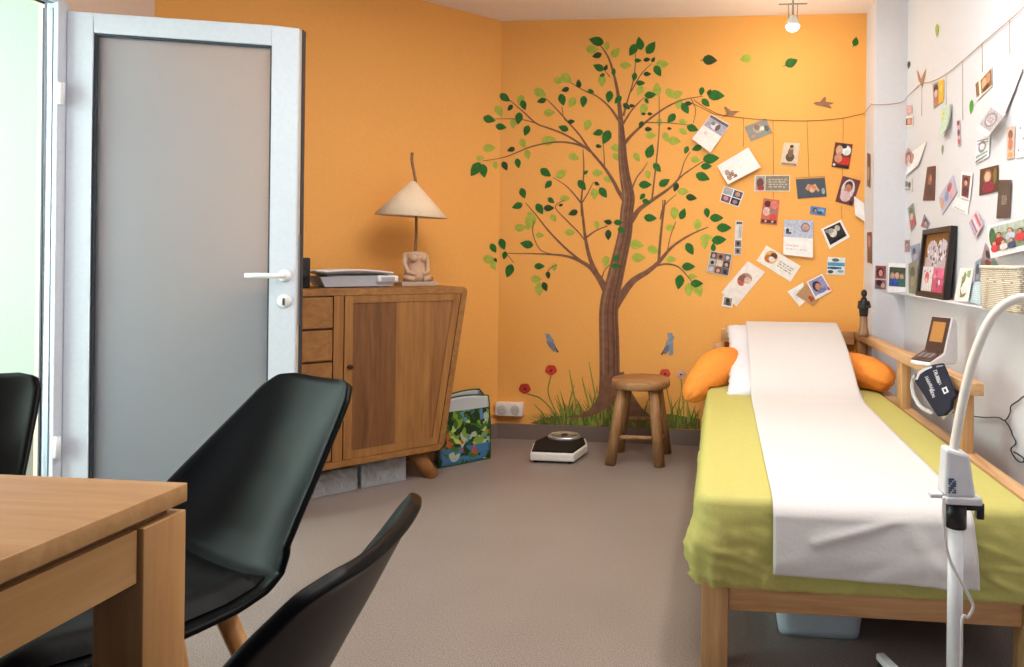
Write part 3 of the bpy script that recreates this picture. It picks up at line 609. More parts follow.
D5 = [(455, 70, 52, -165, 'd'), (468, 68, 30, -95, 'd'), (457, 118, 34, 165, 'k'), (462, 158, 40, 205, 'd'), (487, 158, 22, -70, 'k'), (474, 184, 20, 160, 'd'), (513, 172, 24, -80, 'd'),
      (600, 78, 46, -100, 'd'), (577, 100, 46, 120, 'd'), (637, 92, 50, -55, 'd'), (645, 100, 38, 0, 'd'), (594, 135, 24, 0, 'd'), (624, 132, 24, -10, 'k'), (645, 132, 20, -60, 'k'), (660, 170, 42, 60, 'd'), (582, 190, 30, 100, 'd'),
      (625, 180, 26, 0, 'k'), (603, 210, 30, 0, 'd'), (635, 250, 40, -5, 'd'), (623, 270, 22, 60, 'd'), (527, 266, 34, 130, 'd'), (498, 256, 42, 100, 'd'), (556, 288, 30, 40, 'k'), (574, 286, 20, 0, 'k'),
      (396, 212, 30, -95, 'k'), (351, 232, 28, 160, 'k'), (437, 238, 24, 20, 'd'), (412, 272, 40, 95, 'd'), (341, 266, 42, 75, 'd'), (272, 269, 32, 165, 'd'),
      (150, 259, 42, 35, 'd'), (212, 284, 36, 70, 'd'), (167, 293, 26, 130, 'k'), (98, 331, 44, 15, 'd'), (196, 328, 42, 100, 'd'), (137, 356, 38, 10, 'd'), (222, 369, 38, 110, 'd'), (371, 339, 26, -10, 'k'), (345, 361, 36, 200, 'd'),
      (170, 432, 28, 160, 'k'), (150, 487, 34, 65, 'k'), (193, 478, 34, 80, 'd'), (52, 498, 56, 125, 'd'), (78, 503, 48, 80, 'd'),
      (460, 376, 36, 165, 'd'), (488, 391, 52, 115, 'd'), (463, 421, 22, 10, 'k'), (286, 509, 44, 35, 'd'), (294, 549, 34, 130, 'd'), (407, 551, 42, 55, 'd'), (420, 508, 20, -40, 'd'), (457, 546, 20, 30, 'k'), (478, 576, 42, 55, 'd'),
      (210, 578, 38, 70, 'd'), (191, 620, 38, 160, 'd'), (304, 602, 28, 40, 'd'), (266, 630, 42, 60, 'd'), (297, 627, 36, 0, 'k'), (337, 617, 16, -20, 'k'), (377, 643, 34, 160, 'k'),
      (634, 437, 50, -70, 'd'), (658, 492, 38, 50, 'd'), (618, 549, 44, 0, 'd'), (682, 542, 42, -30, 'd'), (608, 589, 26, 130, 'd'), (622, 606, 30, 20, 'd'), (720, 558, 32, 110, 'k'), (772, 592, 38, 10, 'k'), (743, 646, 40, -70, 'd'), (635, 660, 44, 5, 'd'),
      (705, 328, 40, 130, 'd'), (604, 350, 28, 110, 'k'), (613, 313, 16, 0, 'k'), (634, 313, 18, 0, 'k'), (629, 364, 26, 0, 'k'), (699, 362, 16, 0, 'k'), (776, 361, 42, 20, 'd'), (752, 295, 42, 60, 'd'), (855, 251, 58, 5, 'd'), (832, 240, 22, -60, 'k'), (820, 276, 36, 45, 'd'), (806, 238, 30, 100, 'd'), (762, 279, 26, 0, 'k'),
      (755, 434, 28, 110, 'd'), (790, 427, 36, 160, 'd'), (838, 462, 56, -5, 'd'), (822, 488, 38, 0, 'd'), (810, 523, 50, 20, 'd'), (824, 643, 34, 80, 'd'), (856, 660, 46, 0, 'd'),
      (490, 88, 30, 95, 'l'), (442, 98, 44, 0, 'l'), (519, 108, 42, -45, 'l'), (553, 151, 38, 0, 'l'), (676, 147, 44, 0, 'l'), (474, 204, 40, 90, 'l'), (600, 236, 36, 120, 'l'), (657, 230, 44, -90, 'l'), (355, 195, 46, 40, 'l'), (330, 202, 36, 10, 'l'),
      (267, 243, 48, 30, 'l'), (202, 268, 38, 110, 'l'), (298, 309, 38, 0, 'l'), (373, 275, 40, 120, 'l'), (130, 304, 42, 60, 'l'), (425, 351, 40, 110, 'l'), (177, 346, 34, 90, 'l'), (297, 402, 50, -10, 'l'), (98, 427, 44, 0, 'l'), (210, 412, 34, 70, 'l'), (225, 449, 34, 80, 'l'), (68, 460, 28, 0, 'l'), (118, 484, 28, 80, 'l'),
      (380, 457, 38, 20, 'l'), (338, 513, 42, -40, 'l'), (523, 426, 40, 0, 'l'), (520, 457, 30, 60, 'l'), (460, 510, 38, 0, 'l'), (497, 532, 36, 20, 'l'), (448, 580, 38, 90, 'l'), (350, 595, 34, 0, 'l'), (312, 660, 30, 60, 'l'), (237, 655, 34, 60, 'l'),
      (700, 245, 38, 60, 'l'), (725, 248, 40, -20, 'l'), (800, 232, 34, -40, 'l'), (730, 280, 38, 110, 'l'), (612, 298, 42, 110, 'l'), (665, 342, 30, 90, 'l'), (637, 385, 36, 0, 'l'), (686, 390, 34, 70, 'l'), (715, 403, 44, 5, 'l'), (745, 372, 32, 40, 'l'), (744, 340, 30, 10, 'l'), (590, 458, 34, 60, 'l'), (627, 516, 30, 80, 'l'), (786, 466, 34, 10, 'l'), (745, 572, 38, 0, 'l'), (715, 645, 44, 90, 'l')]
D6 = [(160, 15, 26, 160, 'd'), (223, 22, 36, 70, 'd'), (247, 20, 30, 0, 'k'), (282, 12, 14, -30, 'k'), (315, 35, 28, 170, 'k'), (185, 123, 38, 190, 'd'), (118, 123, 34, 70, 'd'), (93, 134, 30, 60, 'd'), (124, 154, 24, 100, 'd'), (99, 167, 14, 60, 'k'), (137, 197, 40, 110, 'd'), (221, 184, 30, 0, 'd'), (245, 209, 22, 80, 'k'), (236, 241, 28, 70, 'k'),
      (411, 61, 24, 190, 'k'), (412, 97, 30, 90, 'k'), (440, 62, 26, 0, 'd'), (450, 84, 26, 20, 'd'), (519, 6, 30, 20, 'd'), (530, 52, 36, 5, 'd'), (434, 160, 24, -60, 'd'), (434, 184, 26, 0, 'd'), (619, 38, 40, -60, 'd'), (686, 37, 32, -100, 'd'), (713, 55, 50, -30, 'd'), (734, 77, 42, 0, 'd'), (720, 111, 42, -5, 'd'), (639, 136, 38, 60, 'd'), (704, 131, 24, -90, 'd'), (635, 185, 38, 0, 'd'), (610, 228, 42, 100, 'd'), (658, 232, 36, 0, 'd'),
      (195, 62, 48, 110, 'l'), (168, 77, 34, 0, 'l'), (222, 98, 24, 0, 'l'), (260, 57, 42, 70, 'l'), (306, 90, 30, 0, 'l'), (82, 166, 38, 20, 'l'), (93, 184, 26, 60, 'l'), (212, 220, 32, 0, 'l'), (220, 248, 38, 90, 'l'), (262, 187, 24, 90, 'l'), (405, 171, 32, 100, 'l'), (380, 70, 24, 80, 'l'), (491, 124, 42, 10, 'l'), (496, 160, 40, 0, 'l'), (538, 139, 36, 20, 'l'), (585, 77, 28, 0, 'l'), (595, 38, 42, 90, 'l'), (660, 70, 34, 90, 'l'), (587, 165, 30, 0, 'l'), (636, 250, 38, 90, 'l'), (662, 250, 42, 70, 'l'), (646, 213, 26, 0, 'l'), (685, 105, 36, -10, 'l'), (680, 122, 30, 90, 'l')]
md, ml = MB(), MB(); ng = 0; SEEN = []
for S, F, k in ((D5, F5, 3.336), (D6, F6, 2.779)):
    for (x, y, L, ang, c) in S:
        px, py = F(x, y); ng += 1
        if any((px-a)**2+(py-b)**2 < 16 for a, b in SEEN): continue
        SEEN.append((px, py))
        sh = leaf_shape(px, py, L/k*1.0, ang, 0.66 if c == 'l' else 0.62)
        blob(ml if c == 'l' else md, sh, {'d': GD, 'k': GK, 'l': GL}[c], {'d': 0.0026, 'k': 0.0030, 'l': 0.0004}[c]+ng*0.000003)
md.build('painted_dark_leaves', GD, t, 'dark green painted leaves'); ml.build('painted_pale_leaves', GL, t, 'pale green painted leaves')
# painted grass
m = MB(); rr = random.Random(3)
GG = [plain(h, 0.6, 0.2) for h in ('#7a8a3c', '#93983f', '#5f7434', '#566a34')]
base_y = lambda x: 425+(x-500)*0.031
for k in range(250):
    x = rr.uniform(540, 700) if k % 3 else rr.gauss(590, 26)
    if 622 < x < 650 and k % 2: continue
    hgt = rr.uniform(6, 24) if k % 5 else rr.uniform(20, 42); lean = rr.uniform(-13, 10)+(578-x)*-0.03 if x < 620 else rr.uniform(-10, 12)
    if x < 560: hgt *= 0.55; lean -= 6
    b = base_y(x)-rr.uniform(0, 9)
    if x < 540 or x > 702: continue
    x0 = x; w = rr.uniform(1.0, 2.0); eo = 0.0032+k*0.000002
    pts = [(x0, b, w), (x0+lean*0.3, b-hgt*0.5, w*0.8), (x0+lean, b-hgt, 0.3)]
    P2 = [Vector(q) for q in pts]
    vs = [on_wall(P2[0].x-w/2, P2[0].y, eo), on_wall(P2[0].x+w/2, P2[0].y, eo), on_wall(P2[1].x+w*0.4, P2[1].y, eo), on_wall(P2[2].x, P2[2].y, eo), on_wall(P2[1].x-w*0.4, P2[1].y, eo)]
    m.add(vs, [[0, 1, 2, 3, 4]], GG[rr.randrange(4)])
for a, b2 in ((560, 403), (575, 398), (586, 392), (585, 385), (592, 370), (572, 378)):
    ribbon(m, [(a+8, base_y(a)-2, 2), (a+3, (b2+420)/2, 1.6), (a-3, b2-8, 0.6)], GG[1], 0.0033)
blob(m, [(530, 423), (548, 417), (580, 414), (612, 413), (640, 416), (670, 414), (700, 419), (700, 429.5), (620, 427.5), (545, 426)], plain('#7a6838', 0.6, 0.2, 0, 0, 30, 0.3), 0.0005)
m.build('painted_grass', GG[0], t, 'painted grass tufts')
def decal(name, lab, cat, shapes, group=None, e=0.0034, wallf=None):
    m = MB()
    for i, q in enumerate(shapes):
        (wallf or (lambda mb, pts, mt: blob(mb, pts, mt, e+0.0003*i)))(m, q[0], plain(q[1], 0.6, 0.2, 0, 0, 60, 0.12))
    return tag(m.build(name), lab, cat, group)
def poppy(x, y, r, col, lab, stem):
    m = MB(); rr = random.Random(int(x))
    ribbon(m, stem, GG[0], 0.0028)
    for k in range(5):
        w = k/5*2*PI+0.3; blob(m, [(x+math.cos(w)*r*0.4+math.cos(v/10*2*PI)*r*0.62, y+math.sin(w)*r*0.35+math.sin(v/10*2*PI)*r*0.55) for v in range(10)], plain(col, 0.6, 0.2, 0, 0, 40, 0.15), 0.0036+k*0.0002)
    blob(m, [(x+math.cos(v/8*2*PI)*r*0.25, y+r*0.1+math.sin(v/8*2*PI)*r*0.2) for v in range(8)], plain('#5b2422', 0.6), 0.005)
    tag(m.build('poppy_decal'), lab, 'flower painting', None)
poppy(551, 370, 6, '#c8402f', 'red painted poppy, the higher of two left of the trunk', [(551, 376, 1), (548, 392, 1), (554, 408, 1), (560, 424, 1.2)])
poppy(524.7, 388.5, 6, '#b93a2c', 'red painted poppy nearest the wall socket', [(527, 394, 1), (540, 398, 1), (552, 410, 1), (562, 424, 1.2)])
poppy(665, 373.5, 5.5, '#d0503c', 'red painted poppy right of the stool, low on the wall', [(665, 379, 1), (668, 395, 1), (674, 424, 1.2)])
poppy(681, 374, 5, '#d3a58c', 'faded pink painted flower beside the orange pillow', [(681, 379, 1), (683, 400, 1), (684, 424, 1.2)])
for (x, y, fl, lab) in ((551, 342.5, -1, 'blue-grey painted butterfly left of the tree trunk'), (670.5, 345, 1, 'blue-grey painted butterfly right of the tree trunk')):
    sh = [([(x-6, y-9), (x-2, y-9), (x+3, y-2), (x+1, y+1), (x-4, y-3)], '#8d97a6'), ([(x-5, y-2), (x+2, y), (x+6, y+8), (x+3, y+9), (x-2, y+4)], '#737f92'), ([(x+1, y-4), (x+5, y+5), (x+8, y+9.5), (x+6, y+10)], '#5d4a48')]
    if fl > 0: sh = [([(2*x-a-2, b) for a, b in pts], c) for pts, c in sh]+[([(x-3, y-12), (x+2, y-12), (x+3, y+9), (x-1, y+11)], '#8d97a6')]
    decal('butterfly_decal', lab, 'butterfly painting', sh)
bird1 = [(721.5, 117.5), (726.5, 113.5), (724, 107), (725.5, 106.5), (731, 110.8), (736, 111), (740.5, 111.5), (736, 113), (734, 115.8), (729, 115.5)]
bird2 = [(813, 103.2), (816.5, 101.8), (820, 101.8), (824.5, 96.8), (826, 97.5), (825.5, 101.8), (835, 102.8), (829, 104.8), (832, 108.5), (824, 106.5), (817, 105.5)]
decal('bird_decal', 'brown bird silhouette with raised tail sitting on the painted twine', 'bird painting', [(bird1, '#946c54')], 'bird silhouettes')
decal('bird_decal', 'brown flying swallow silhouette above the painted twine', 'bird painting', [(bird2, '#946c54')], 'bird silhouettes')
for i, (x, y, L, a, c, lab) in enumerate([(710, 60, 15, 5, GK, 'dark drifting leaf decal nearest the treetop'), (745.5, 58.5, 13, 170, GL, 'pale green drifting leaf decal left of the ceiling spotlight'),
        (791.5, 62.5, 14, -25, GD, 'green drifting leaf decal just below the ceiling spotlight'), (855.5, 41.5, 9.5, -80, GD, 'small dark green leaf decal right of the spotlight at the wall corner')]):
    m = MB(); blob(m, leaf_shape(x, y, L, a, 0.7), c); ribbon(m, [(x-L*0.5*math.cos(math.radians(a))-2, y-L*0.5*math.sin(math.radians(a))+1, 0.8), (x, y, 0.7)], c, 0.0014)
    tag(m.build('leaf_decal'), lab, 'leaf painting', 'drifting leaves')

# ------------------------------------------------------------------ twine and hanging threads
TW = plain('#7a4c2c', 0.8, 0.1); TWL = plain('#b08a6a', 0.8, 0.1)
m = MB(); g = path([on_wall(x, y, 0.006) for x, y in ((694, 100), (706, 108), (722, 115), (745, 118), (770, 120), (807, 120.8), (840, 118.5), (864, 113.5))], 6)
m.tube(g, 0.0015, TW, 6); tag(m.build('twine'), 'thin brown twine swagged across the orange wall from the tree', 'twine')
m = MB(); k = at(871.5, 104, X=0.786); q = [at(864.5, 113.0, Y=BACK-0.008), k, at(872.8, 104.5, Y=3.675), at(886, 104.5, Y=3.672), at(902, 102, Y=3.672)]
q += [at(x, y, X=RIGHT-0.006) for x, y in ((909, 95), (921, 84), (930, 82), (943, 76), (960, 63), (985, 41), (1012, 18), (1040, -8))]
m.tube(path(q, 5), 0.0016, TWL, 6); tag(m.build('twine'), 'thin tan twine rising along the white wall', 'twine')
def thread(pts, f, lab, mt=TW, r=0.0009, grp='hanging threads'):
    m = MB(); m.tube([f(x, y) for x, y in pts], r, mt, 5); tag(m.build('thread'), lab, 'thread', grp)
fo = lambda x, y: at(x, y, Y=BACK-0.0015)
fr_ = lambda x, y: at(x, y, X=RIGHT-0.0015)
thread([(743.5, 118), (743.5, 147)], fo, 'brown thread holding the white handprint card'); thread([(773, 120), (773.5, 175)], fo, 'brown thread holding the grey banner card')
thread([(807, 121), (809, 177)], fo, 'brown thread holding the dark blue baby photo'); thread([(843.3, 118.5), (843, 142)], fo, 'brown thread holding the red and white photo')
thread([(841.5, 206), (842, 219)], fo, 'brown thread above the tilted black and white photo')
thread([(795, 178), (825, 176.5)], fo, 'horizontal thread along the top of the dark blue baby photo'); thread([(773.3, 191.5), (773.3, 198)], fo, 'short thread above the red collage')
thread([(842.5, 168.8), (842.2, 176)], fo, 'short thread between the red photo and sleeping baby photo')
for x, y0, y1, lab in ((946, 75, 105, 'pale thread above the mint card'), (962.5, 61, 120, 'pale thread above the narrow photo strip'), (982, 43, 72, 'pale thread above the sepia photo'), (1009.5, 20, 54, 'pale thread above the largest white paper'), (921.5, 84, 116, 'pale thread hanging below the V-shaped bird')):
    thread([(x, y0), (x+0.3, y1)], fr_, lab, TWL)

# ------------------------------------------------------------------ photographs and cards
def card(name, lab, quad, pl, bg, shapes, group, e=0.003, cat='photo', curl=0.0, th=0.0012):
    """quad in photo pixels (TL, TR, BR, BL) laid on the plane pl; shapes in 0..1 card coordinates"""
    f = {'back': lambda x, y: at(x, y, Y=BACK-e), 'right': lambda x, y: at(x, y, X=RIGHT-e), 'front': lambda x, y: at(x, y, Y=3.68-e), 'side': lambda x, y: at(x, y, X=0.79-e)}[pl]
    N = {'back': Vector((0, -1, 0)), 'front': Vector((0, -1, 0)), 'right': Vector((-1, 0, 0)), 'side': Vector((-1, 0, 0))}[pl]
    TL, TR, BR, BL = [f(*q) for q in quad]
    def P(u, v, h=0):   # v from the top
        q = TL.lerp(TR, u).lerp(BL.lerp(BR, u), v)
        return q+N*(h+curl*(v**2)*abs(1-0.0*u))
    m = MB(); n = 6
    m.grid(lambda u, v: P(u, v, th), n, n, plain(bg, 0.45, 0.35, 0, 0, 40, 0.05), False); m.grid(lambda u, v: P(u, v, 0), n, n, plain('#e8e2da', 0.6), False)
    for a, b in (((0, 0), (1, 0)), ((1, 0), (1, 1)), ((1, 1), (0, 1)), ((0, 1), (0, 0))):
        vs = []
        for i in range(n): t = i/(n-1); u = lerp(a[0], b[0], t); v = lerp(a[1], b[1], t); vs += [P(u, v, 0), P(u, v, th)]
        m.add(vs, [(2*i, 2*i+1, 2*i+3, 2*i+2) for i in range(n-1)], plain(bg, 0.45, 0.35, 0, 0, 40, 0.05))
    lay = 0
    for s in shapes:
        lay += 1; h = th+0.00025*lay; kind = s[0]; mt = plain(s[-1], 0.4, 0.35, 0, 0, 70, 0.16)
        if kind == 'r':
            _, x0, y0, x1, y1, _c = s; k = 4
            m.grid(lambda u, v: P(lerp(x0, x1, u), lerp(y0, y1, v), h), k, k, mt, False)
        elif kind == 'e':
            _, cx, cy, rx, ry, _c = s
            m.add([P(cx+math.cos(w/14*2*PI)*rx, cy+math.sin(w/14*2*PI)*ry, h) for w in range(14)], [list(range(14))], mt)
        elif kind == 'p':
            m.add([P(x, y, h) for x, y in s[1]], [list(range(len(s[1])))], mt)
        elif kind == 'l':   # lines of small writing too small to read
            _, x0, y0, x1, y1, nn, _c = s; r2 = random.Random(nn)
            for i in range(nn):
                y = lerp(y0, y1, (i+0.5)/nn); hh = (y1-y0)/nn*0.22; x = x0
                while x < x1-0.03:
                    w = r2.uniform(0.04, 0.12); m.add([P(x, y-hh, h), P(min(x+w, x1), y-hh, h), P(min(x+w, x1), y+hh, h), P(x, y+hh, h)], [(0, 1, 2, 3)], mt); x += w+0.03
    o = m.build(name, fix=False)
    return tag(o, lab, cat, group)
GO = 'photos and cards on the orange wall'; GW = 'photos and cards on the white wall'
def person(cx, cy, s, skin='#c89678', cloth='#6a4a52', hair='#3a2822'):
    return [('e', cx, cy+s*1.5, s*1.1, s*1.1, cloth), ('e', cx, cy-s*0.12, s*0.62, s*0.62, hair), ('e', cx, cy+0.05*s, s*0.5, s*0.55, skin)]
card('greeting_card', 'white folded card with grey snow picture, highest near the tree branches', [(711.3, 114.2), (729.8, 125), (710.3, 153.2), (692.1, 139.6)], 'back', '#ece6e2', [('r', 0.02, 0.02, 0.98, 0.42, '#a9a2b4'), ('r', 0.02, 0.02, 0.98, 0.10, '#5e5560'), ('e', 0.5, 0.27, 0.22, 0.11, '#d8d2d4'), ('e', 0.62, 0.26, 0.1, 0.12, '#6d5252'), ('e', 0.34, 0.22, 0.1, 0.06, '#7c7484'), ('e', 0.35, 0.6, 0.12, 0.07, '#ddd4cc')], GO, curl=0.025, cat='card')
card('photo_print', 'grey landscape photo of a baby just below the twine', [(744.5, 126.9), (766, 118.5), (772.2, 132.7), (750.7, 141.5)], 'back', '#8f8d86', [('e', 0.5, 0.4, 0.2, 0.3, '#b7a594'), ('e', 0.48, 0.3, 0.13, 0.2, '#8f6e5c'), ('e', 0.68, 0.5, 0.1, 0.14, '#e4ddd6'), ('e', 0.85, 0.6, 0.1, 0.2, '#5b6258'), ('e', 0.2, 0.75, 0.1, 0.1, '#c0907c')], GO)
card('greeting_card', 'white card with small brown prints in its lower left corner', [(717, 166), (748.4, 147.4), (760.5, 168), (727.9, 184.9)], 'back', '#efe9e8', [('e', 0.15, 0.5, 0.07, 0.14, '#b89a88'), ('e', 0.22, 0.66, 0.08, 0.1, '#a68774'), ('e', 0.13, 0.75, 0.07, 0.1, '#b49484'), ('e', 0.3, 0.8, 0.05, 0.08, '#8f705e'), ('l', 0.08, 0.5, 0.34, 0.9, 4, '#967664')], GO, curl=0.03, cat='card')
card('photo_print', 'sepia photo of a seated child in the middle of the top row', [(784, 142.5), (800, 143.2), (797, 166.8), (780.2, 165)], 'back', '#d9c6ae', [('e', 0.5, 0.62, 0.26, 0.2, '#5a4433'), ('e', 0.5, 0.42, 0.17, 0.22, '#7d5c42'), ('e', 0.52, 0.22, 0.12, 0.1, '#b3825c'), ('e', 0.52, 0.15, 0.12, 0.06, '#3c2a20'), ('r', 0.05, 0.88, 0.95, 0.97, '#a8795a')], GO)
card('banner_card', 'wide grey-brown banner card with white writing and small portrait', [(754.8, 175.3), (790, 175.1), (789.8, 191.3), (754.2, 191.3)], 'back', '#e6e0dc', [('r', 0.31, 0.04, 0.98, 0.96, '#8d7f6e'), ('r', 0.03, 0.05, 0.29, 0.95, '#a99a90'), ('e', 0.16, 0.5, 0.1, 0.32, '#6b4338'), ('e', 0.18, 0.8, 0.1, 0.16, '#a33a35'), ('l', 0.4, 0.2, 0.92, 0.8, 4, '#c9beb0')], GO, cat='card')
card('photo_print', 'dark blue-grey photo of a baby with raised arms', [(795.8, 179.2), (824.7, 177.7), (826.7, 196.5), (797.7, 198.8)], 'back', '#4c525c', [('p', [(0.3, 0.5), (0.4, 0.28), (0.47, 0.3), (0.42, 0.55), (0.36, 0.62)], '#d39a78'), ('p', [(0.72, 0.5), (0.66, 0.3), (0.6, 0.3), (0.62, 0.5), (0.72, 0.72), (0.78, 0.66)], '#d39a78'), ('e', 0.52, 0.52, 0.14, 0.2, '#c98a6a'), ('e', 0.53, 0.62, 0.09, 0.12, '#dfae8e'), ('e', 0.9, 0.7, 0.06, 0.16, '#8fb0b4')], GO)
card('photo_print', 'red, white and black photo hanging at the right of the twine', [(835.2, 142.2), (852.8, 144.3), (848.7, 169.2), (831.5, 166.8)], 'back', '#6d3328', [('e', 0.7, 0.28, 0.26, 0.2, '#dfe6ea'), ('e', 0.5, 0.12, 0.2, 0.1, '#2c2422'), ('e', 0.3, 0.3, 0.2, 0.2, '#caa084'), ('r', 0.3, 0.55, 0.97, 0.85, '#c92f24'), ('e', 0.3, 0.62, 0.22, 0.18, '#c98d74'), ('r', 0.05, 0.88, 0.95, 0.98, '#2a1c1a'), ('e', 0.12, 0.9, 0.08, 0.05, '#e8e0d8')], GO)
card('photo_print', 'maroon photo of a sleeping baby wrapped in white', [(842.7, 175.8), (860.7, 180.7), (852.5, 206.2), (835.2, 201.5)], 'back', '#6b3a3c', [('e', 0.48, 0.45, 0.36, 0.4, '#d9cfd0'), ('e', 0.48, 0.34, 0.22, 0.22, '#4d2c26'), ('e', 0.47, 0.42, 0.19, 0.18, '#c07f68'), ('e', 0.45, 0.72, 0.3, 0.2, '#d8b8bc'), ('e', 0.85, 0.9, 0.1, 0.08, '#3a2426')], GO)
card('greeting_card', 'blank white card sticking out at the corner beside the sleeping baby', [(854, 196), (864.3, 203.6), (864.3, 222), (854.6, 215.4)], 'back', '#efeaea', [], GO, e=0.006, curl=0.02, cat='card')
card('photo_grid', 'white-edged card with a grid of four small photos', [(724, 185.5), (744.3, 192.3), (738.6, 207.2), (719.5, 201)], 'back', '#e9e6e6', [('r', 0.04, 0.05, 0.48, 0.48, '#a6b2bc'), ('r', 0.53, 0.05, 0.96, 0.48, '#4d5468'), ('r', 0.04, 0.54, 0.48, 0.95, '#7c4350'), ('r', 0.53, 0.54, 0.96, 0.95, '#2c2d36'), ('e', 0.74, 0.26, 0.12, 0.15, '#b98c78'), ('e', 0.26, 0.72, 0.13, 0.13, '#c6989a'), ('e', 0.74, 0.76, 0.13, 0.13, '#9a7a80'), ('e', 0.24, 0.24, 0.1, 0.1, '#cfa892')], GO)
card('photo_collage', 'reddish collage of baby photos hanging under the banner card', [(763.6, 198.2), (779.6, 200.2), (777, 225.2), (760, 223.6)], 'back', '#c96a55', [('e', 0.3, 0.2, 0.2, 0.13, '#5a2a28'), ('e', 0.7, 0.22, 0.24, 0.16, '#e08078'), ('e', 0.28, 0.5, 0.22, 0.17, '#dfb6a8'), ('e', 0.65, 0.5, 0.2, 0.14, '#9b7a7c'), ('e', 0.72, 0.7, 0.2, 0.15, '#cc4c40'), ('r', 0.06, 0.82, 0.94, 0.95, '#4a3030'), ('e', 0.3, 0.88, 0.08, 0.05, '#d6a08a'), ('e', 0.7, 0.88, 0.08, 0.05, '#d6a08a')], GO)
card('photo_print', 'small blue photo between the baby photo and folded card', [(810.8, 205.8), (826.3, 208.2), (824.8, 216), (809.8, 213.8)], 'back', '#5b84b4', [('e', 0.3, 0.45, 0.14, 0.3, '#2f3c50'), ('e', 0.33, 0.5, 0.08, 0.2, '#b48a78'), ('e', 0.7, 0.45, 0.2, 0.28, '#7fa6d0'), ('e', 0.62, 0.7, 0.2, 0.2, '#34558a')], GO)
card('photo_strip', 'narrow vertical black and white photo strip', [(735.5, 220.6), (743, 221), (741, 255.3), (733.8, 255)], 'back', '#dcd6d2', [('r', 0.15, 0.03, 0.9, 0.1, '#5a5654'), ('r', 0.5, 0.14, 0.9, 0.5, '#b9b2b0'), ('r', 0.1, 0.57, 0.92, 0.76, '#77706e'), ('e', 0.5, 0.66, 0.2, 0.06, '#2f2b2a'), ('r', 0.1, 0.79, 0.92, 0.97, '#8b8482'), ('e', 0.5, 0.88, 0.2, 0.06, '#3a3534')], GO)
card('greeting_card', 'large upright card, pale blue above and white below', [(784, 219.7), (813.4, 220.3), (812.4, 257.8), (783, 254.5)], 'back', '#ece8e6', [('r', 0.0, 0.0, 1.0, 0.49, '#b9bed0'), ('e', 0.73, 0.2, 0.16, 0.13, '#7a7f9c'), ('e', 0.74, 0.2, 0.12, 0.09, '#c79a86'), ('r', 0.05, 0.22, 0.2, 0.4, '#dcdfe6'), ('e', 0.13, 0.3, 0.06, 0.06, '#3a3638'), ('r', 0.07, 0.34, 0.26, 0.4, '#55484a'), ('l', 0.1, 0.68, 0.5, 0.76, 1, '#d6b4b8'), ('l', 0.1, 0.78, 0.8, 0.86, 1, '#d9d2d4')], GO, curl=0.02, cat='card')
card('instant_photo', 'tilted white-bordered black and white photo of two faces', [(821, 229), (841.1, 219.7), (850, 236.9), (829.4, 249.2)], 'back', '#efe9e6', [('r', 0.1, 0.08, 0.9, 0.86, '#2c2826'), ('e', 0.42, 0.42, 0.17, 0.2, '#d8d2cc'), ('e', 0.35, 0.28, 0.15, 0.12, '#a8a29c'), ('e', 0.68, 0.3, 0.12, 0.15, '#bcb6b0'), ('e', 0.5, 0.78, 0.3, 0.08, '#151413'), ('e', 0.2, 0.2, 0.08, 0.08, '#8a8580')], GO)
col9 = [('r', 0.03, 0.03, 0.97, 0.97, '#8f8580')]
for i in range(3):
    for j in range(3):
        c = ['#504a4c', '#a86a5a', '#6a7080', '#bcb4ae', '#d9c2ae', '#4d3a3a', '#a9a4ae', '#7a4a42', '#5c5c66'][j*3+i]
        col9 += [('r', 0.04+i*0.32, 0.04+j*0.32, 0.32+i*0.32, 0.32+j*0.32, c), ('e', 0.18+i*0.32, 0.2+j*0.32, 0.08, 0.09, ['#caa08c', '#3a2c2c', '#d6cac4'][(i+j) % 3])]
card('photo_collage', 'dark collage of nine small portraits closest to the tree branch', [(710.7, 250.8), (732.2, 254.1), (728.5, 276.4), (706.3, 271.8)], 'back', '#d8cfc8', col9, GO, e=0.006)
card('greeting_card', 'long slanted white card with a brown baby picture', [(747.9, 261), (765.2, 272.1), (736.3, 306.4), (721.5, 292.4)], 'back', '#ece0da', [('e', 0.48, 0.36, 0.3, 0.12, '#b0887a'), ('e', 0.35, 0.44, 0.2, 0.12, '#8a5c4a'), ('e', 0.6, 0.38, 0.18, 0.08, '#d9b8a8'), ('e', 0.42, 0.53, 0.18, 0.06, '#c2604c')], GO, cat='card')
card('photo_print', 'tiny dark portrait at the foot of the long slanted card', [(723.1, 295.4), (733.8, 297.7), (732.2, 308), (721.5, 306)], 'back', '#eee8e2', [('r', 0.14, 0.1, 0.88, 0.85, '#9a9088'), ('e', 0.5, 0.4, 0.2, 0.24, '#3c302c'), ('e', 0.55, 0.68, 0.26, 0.16, '#5a4a48')], GO, e=0.006)
card('greeting_card', 'white card with orange picture on its left and faint writing', [(766.5, 245.4), (800.6, 266), (790.4, 281.7), (756.4, 260.7)], 'back', '#efe8e0', [('e', 0.26, 0.42, 0.17, 0.36, '#e8b060'), ('e', 0.22, 0.55, 0.1, 0.22, '#c06c34'), ('e', 0.3, 0.28, 0.09, 0.16, '#5f3a34'), ('e', 0.3, 0.5, 0.08, 0.14, '#e6dede'), ('l', 0.5, 0.3, 0.9, 0.7, 3, '#b0a49c')], GO, cat='card')
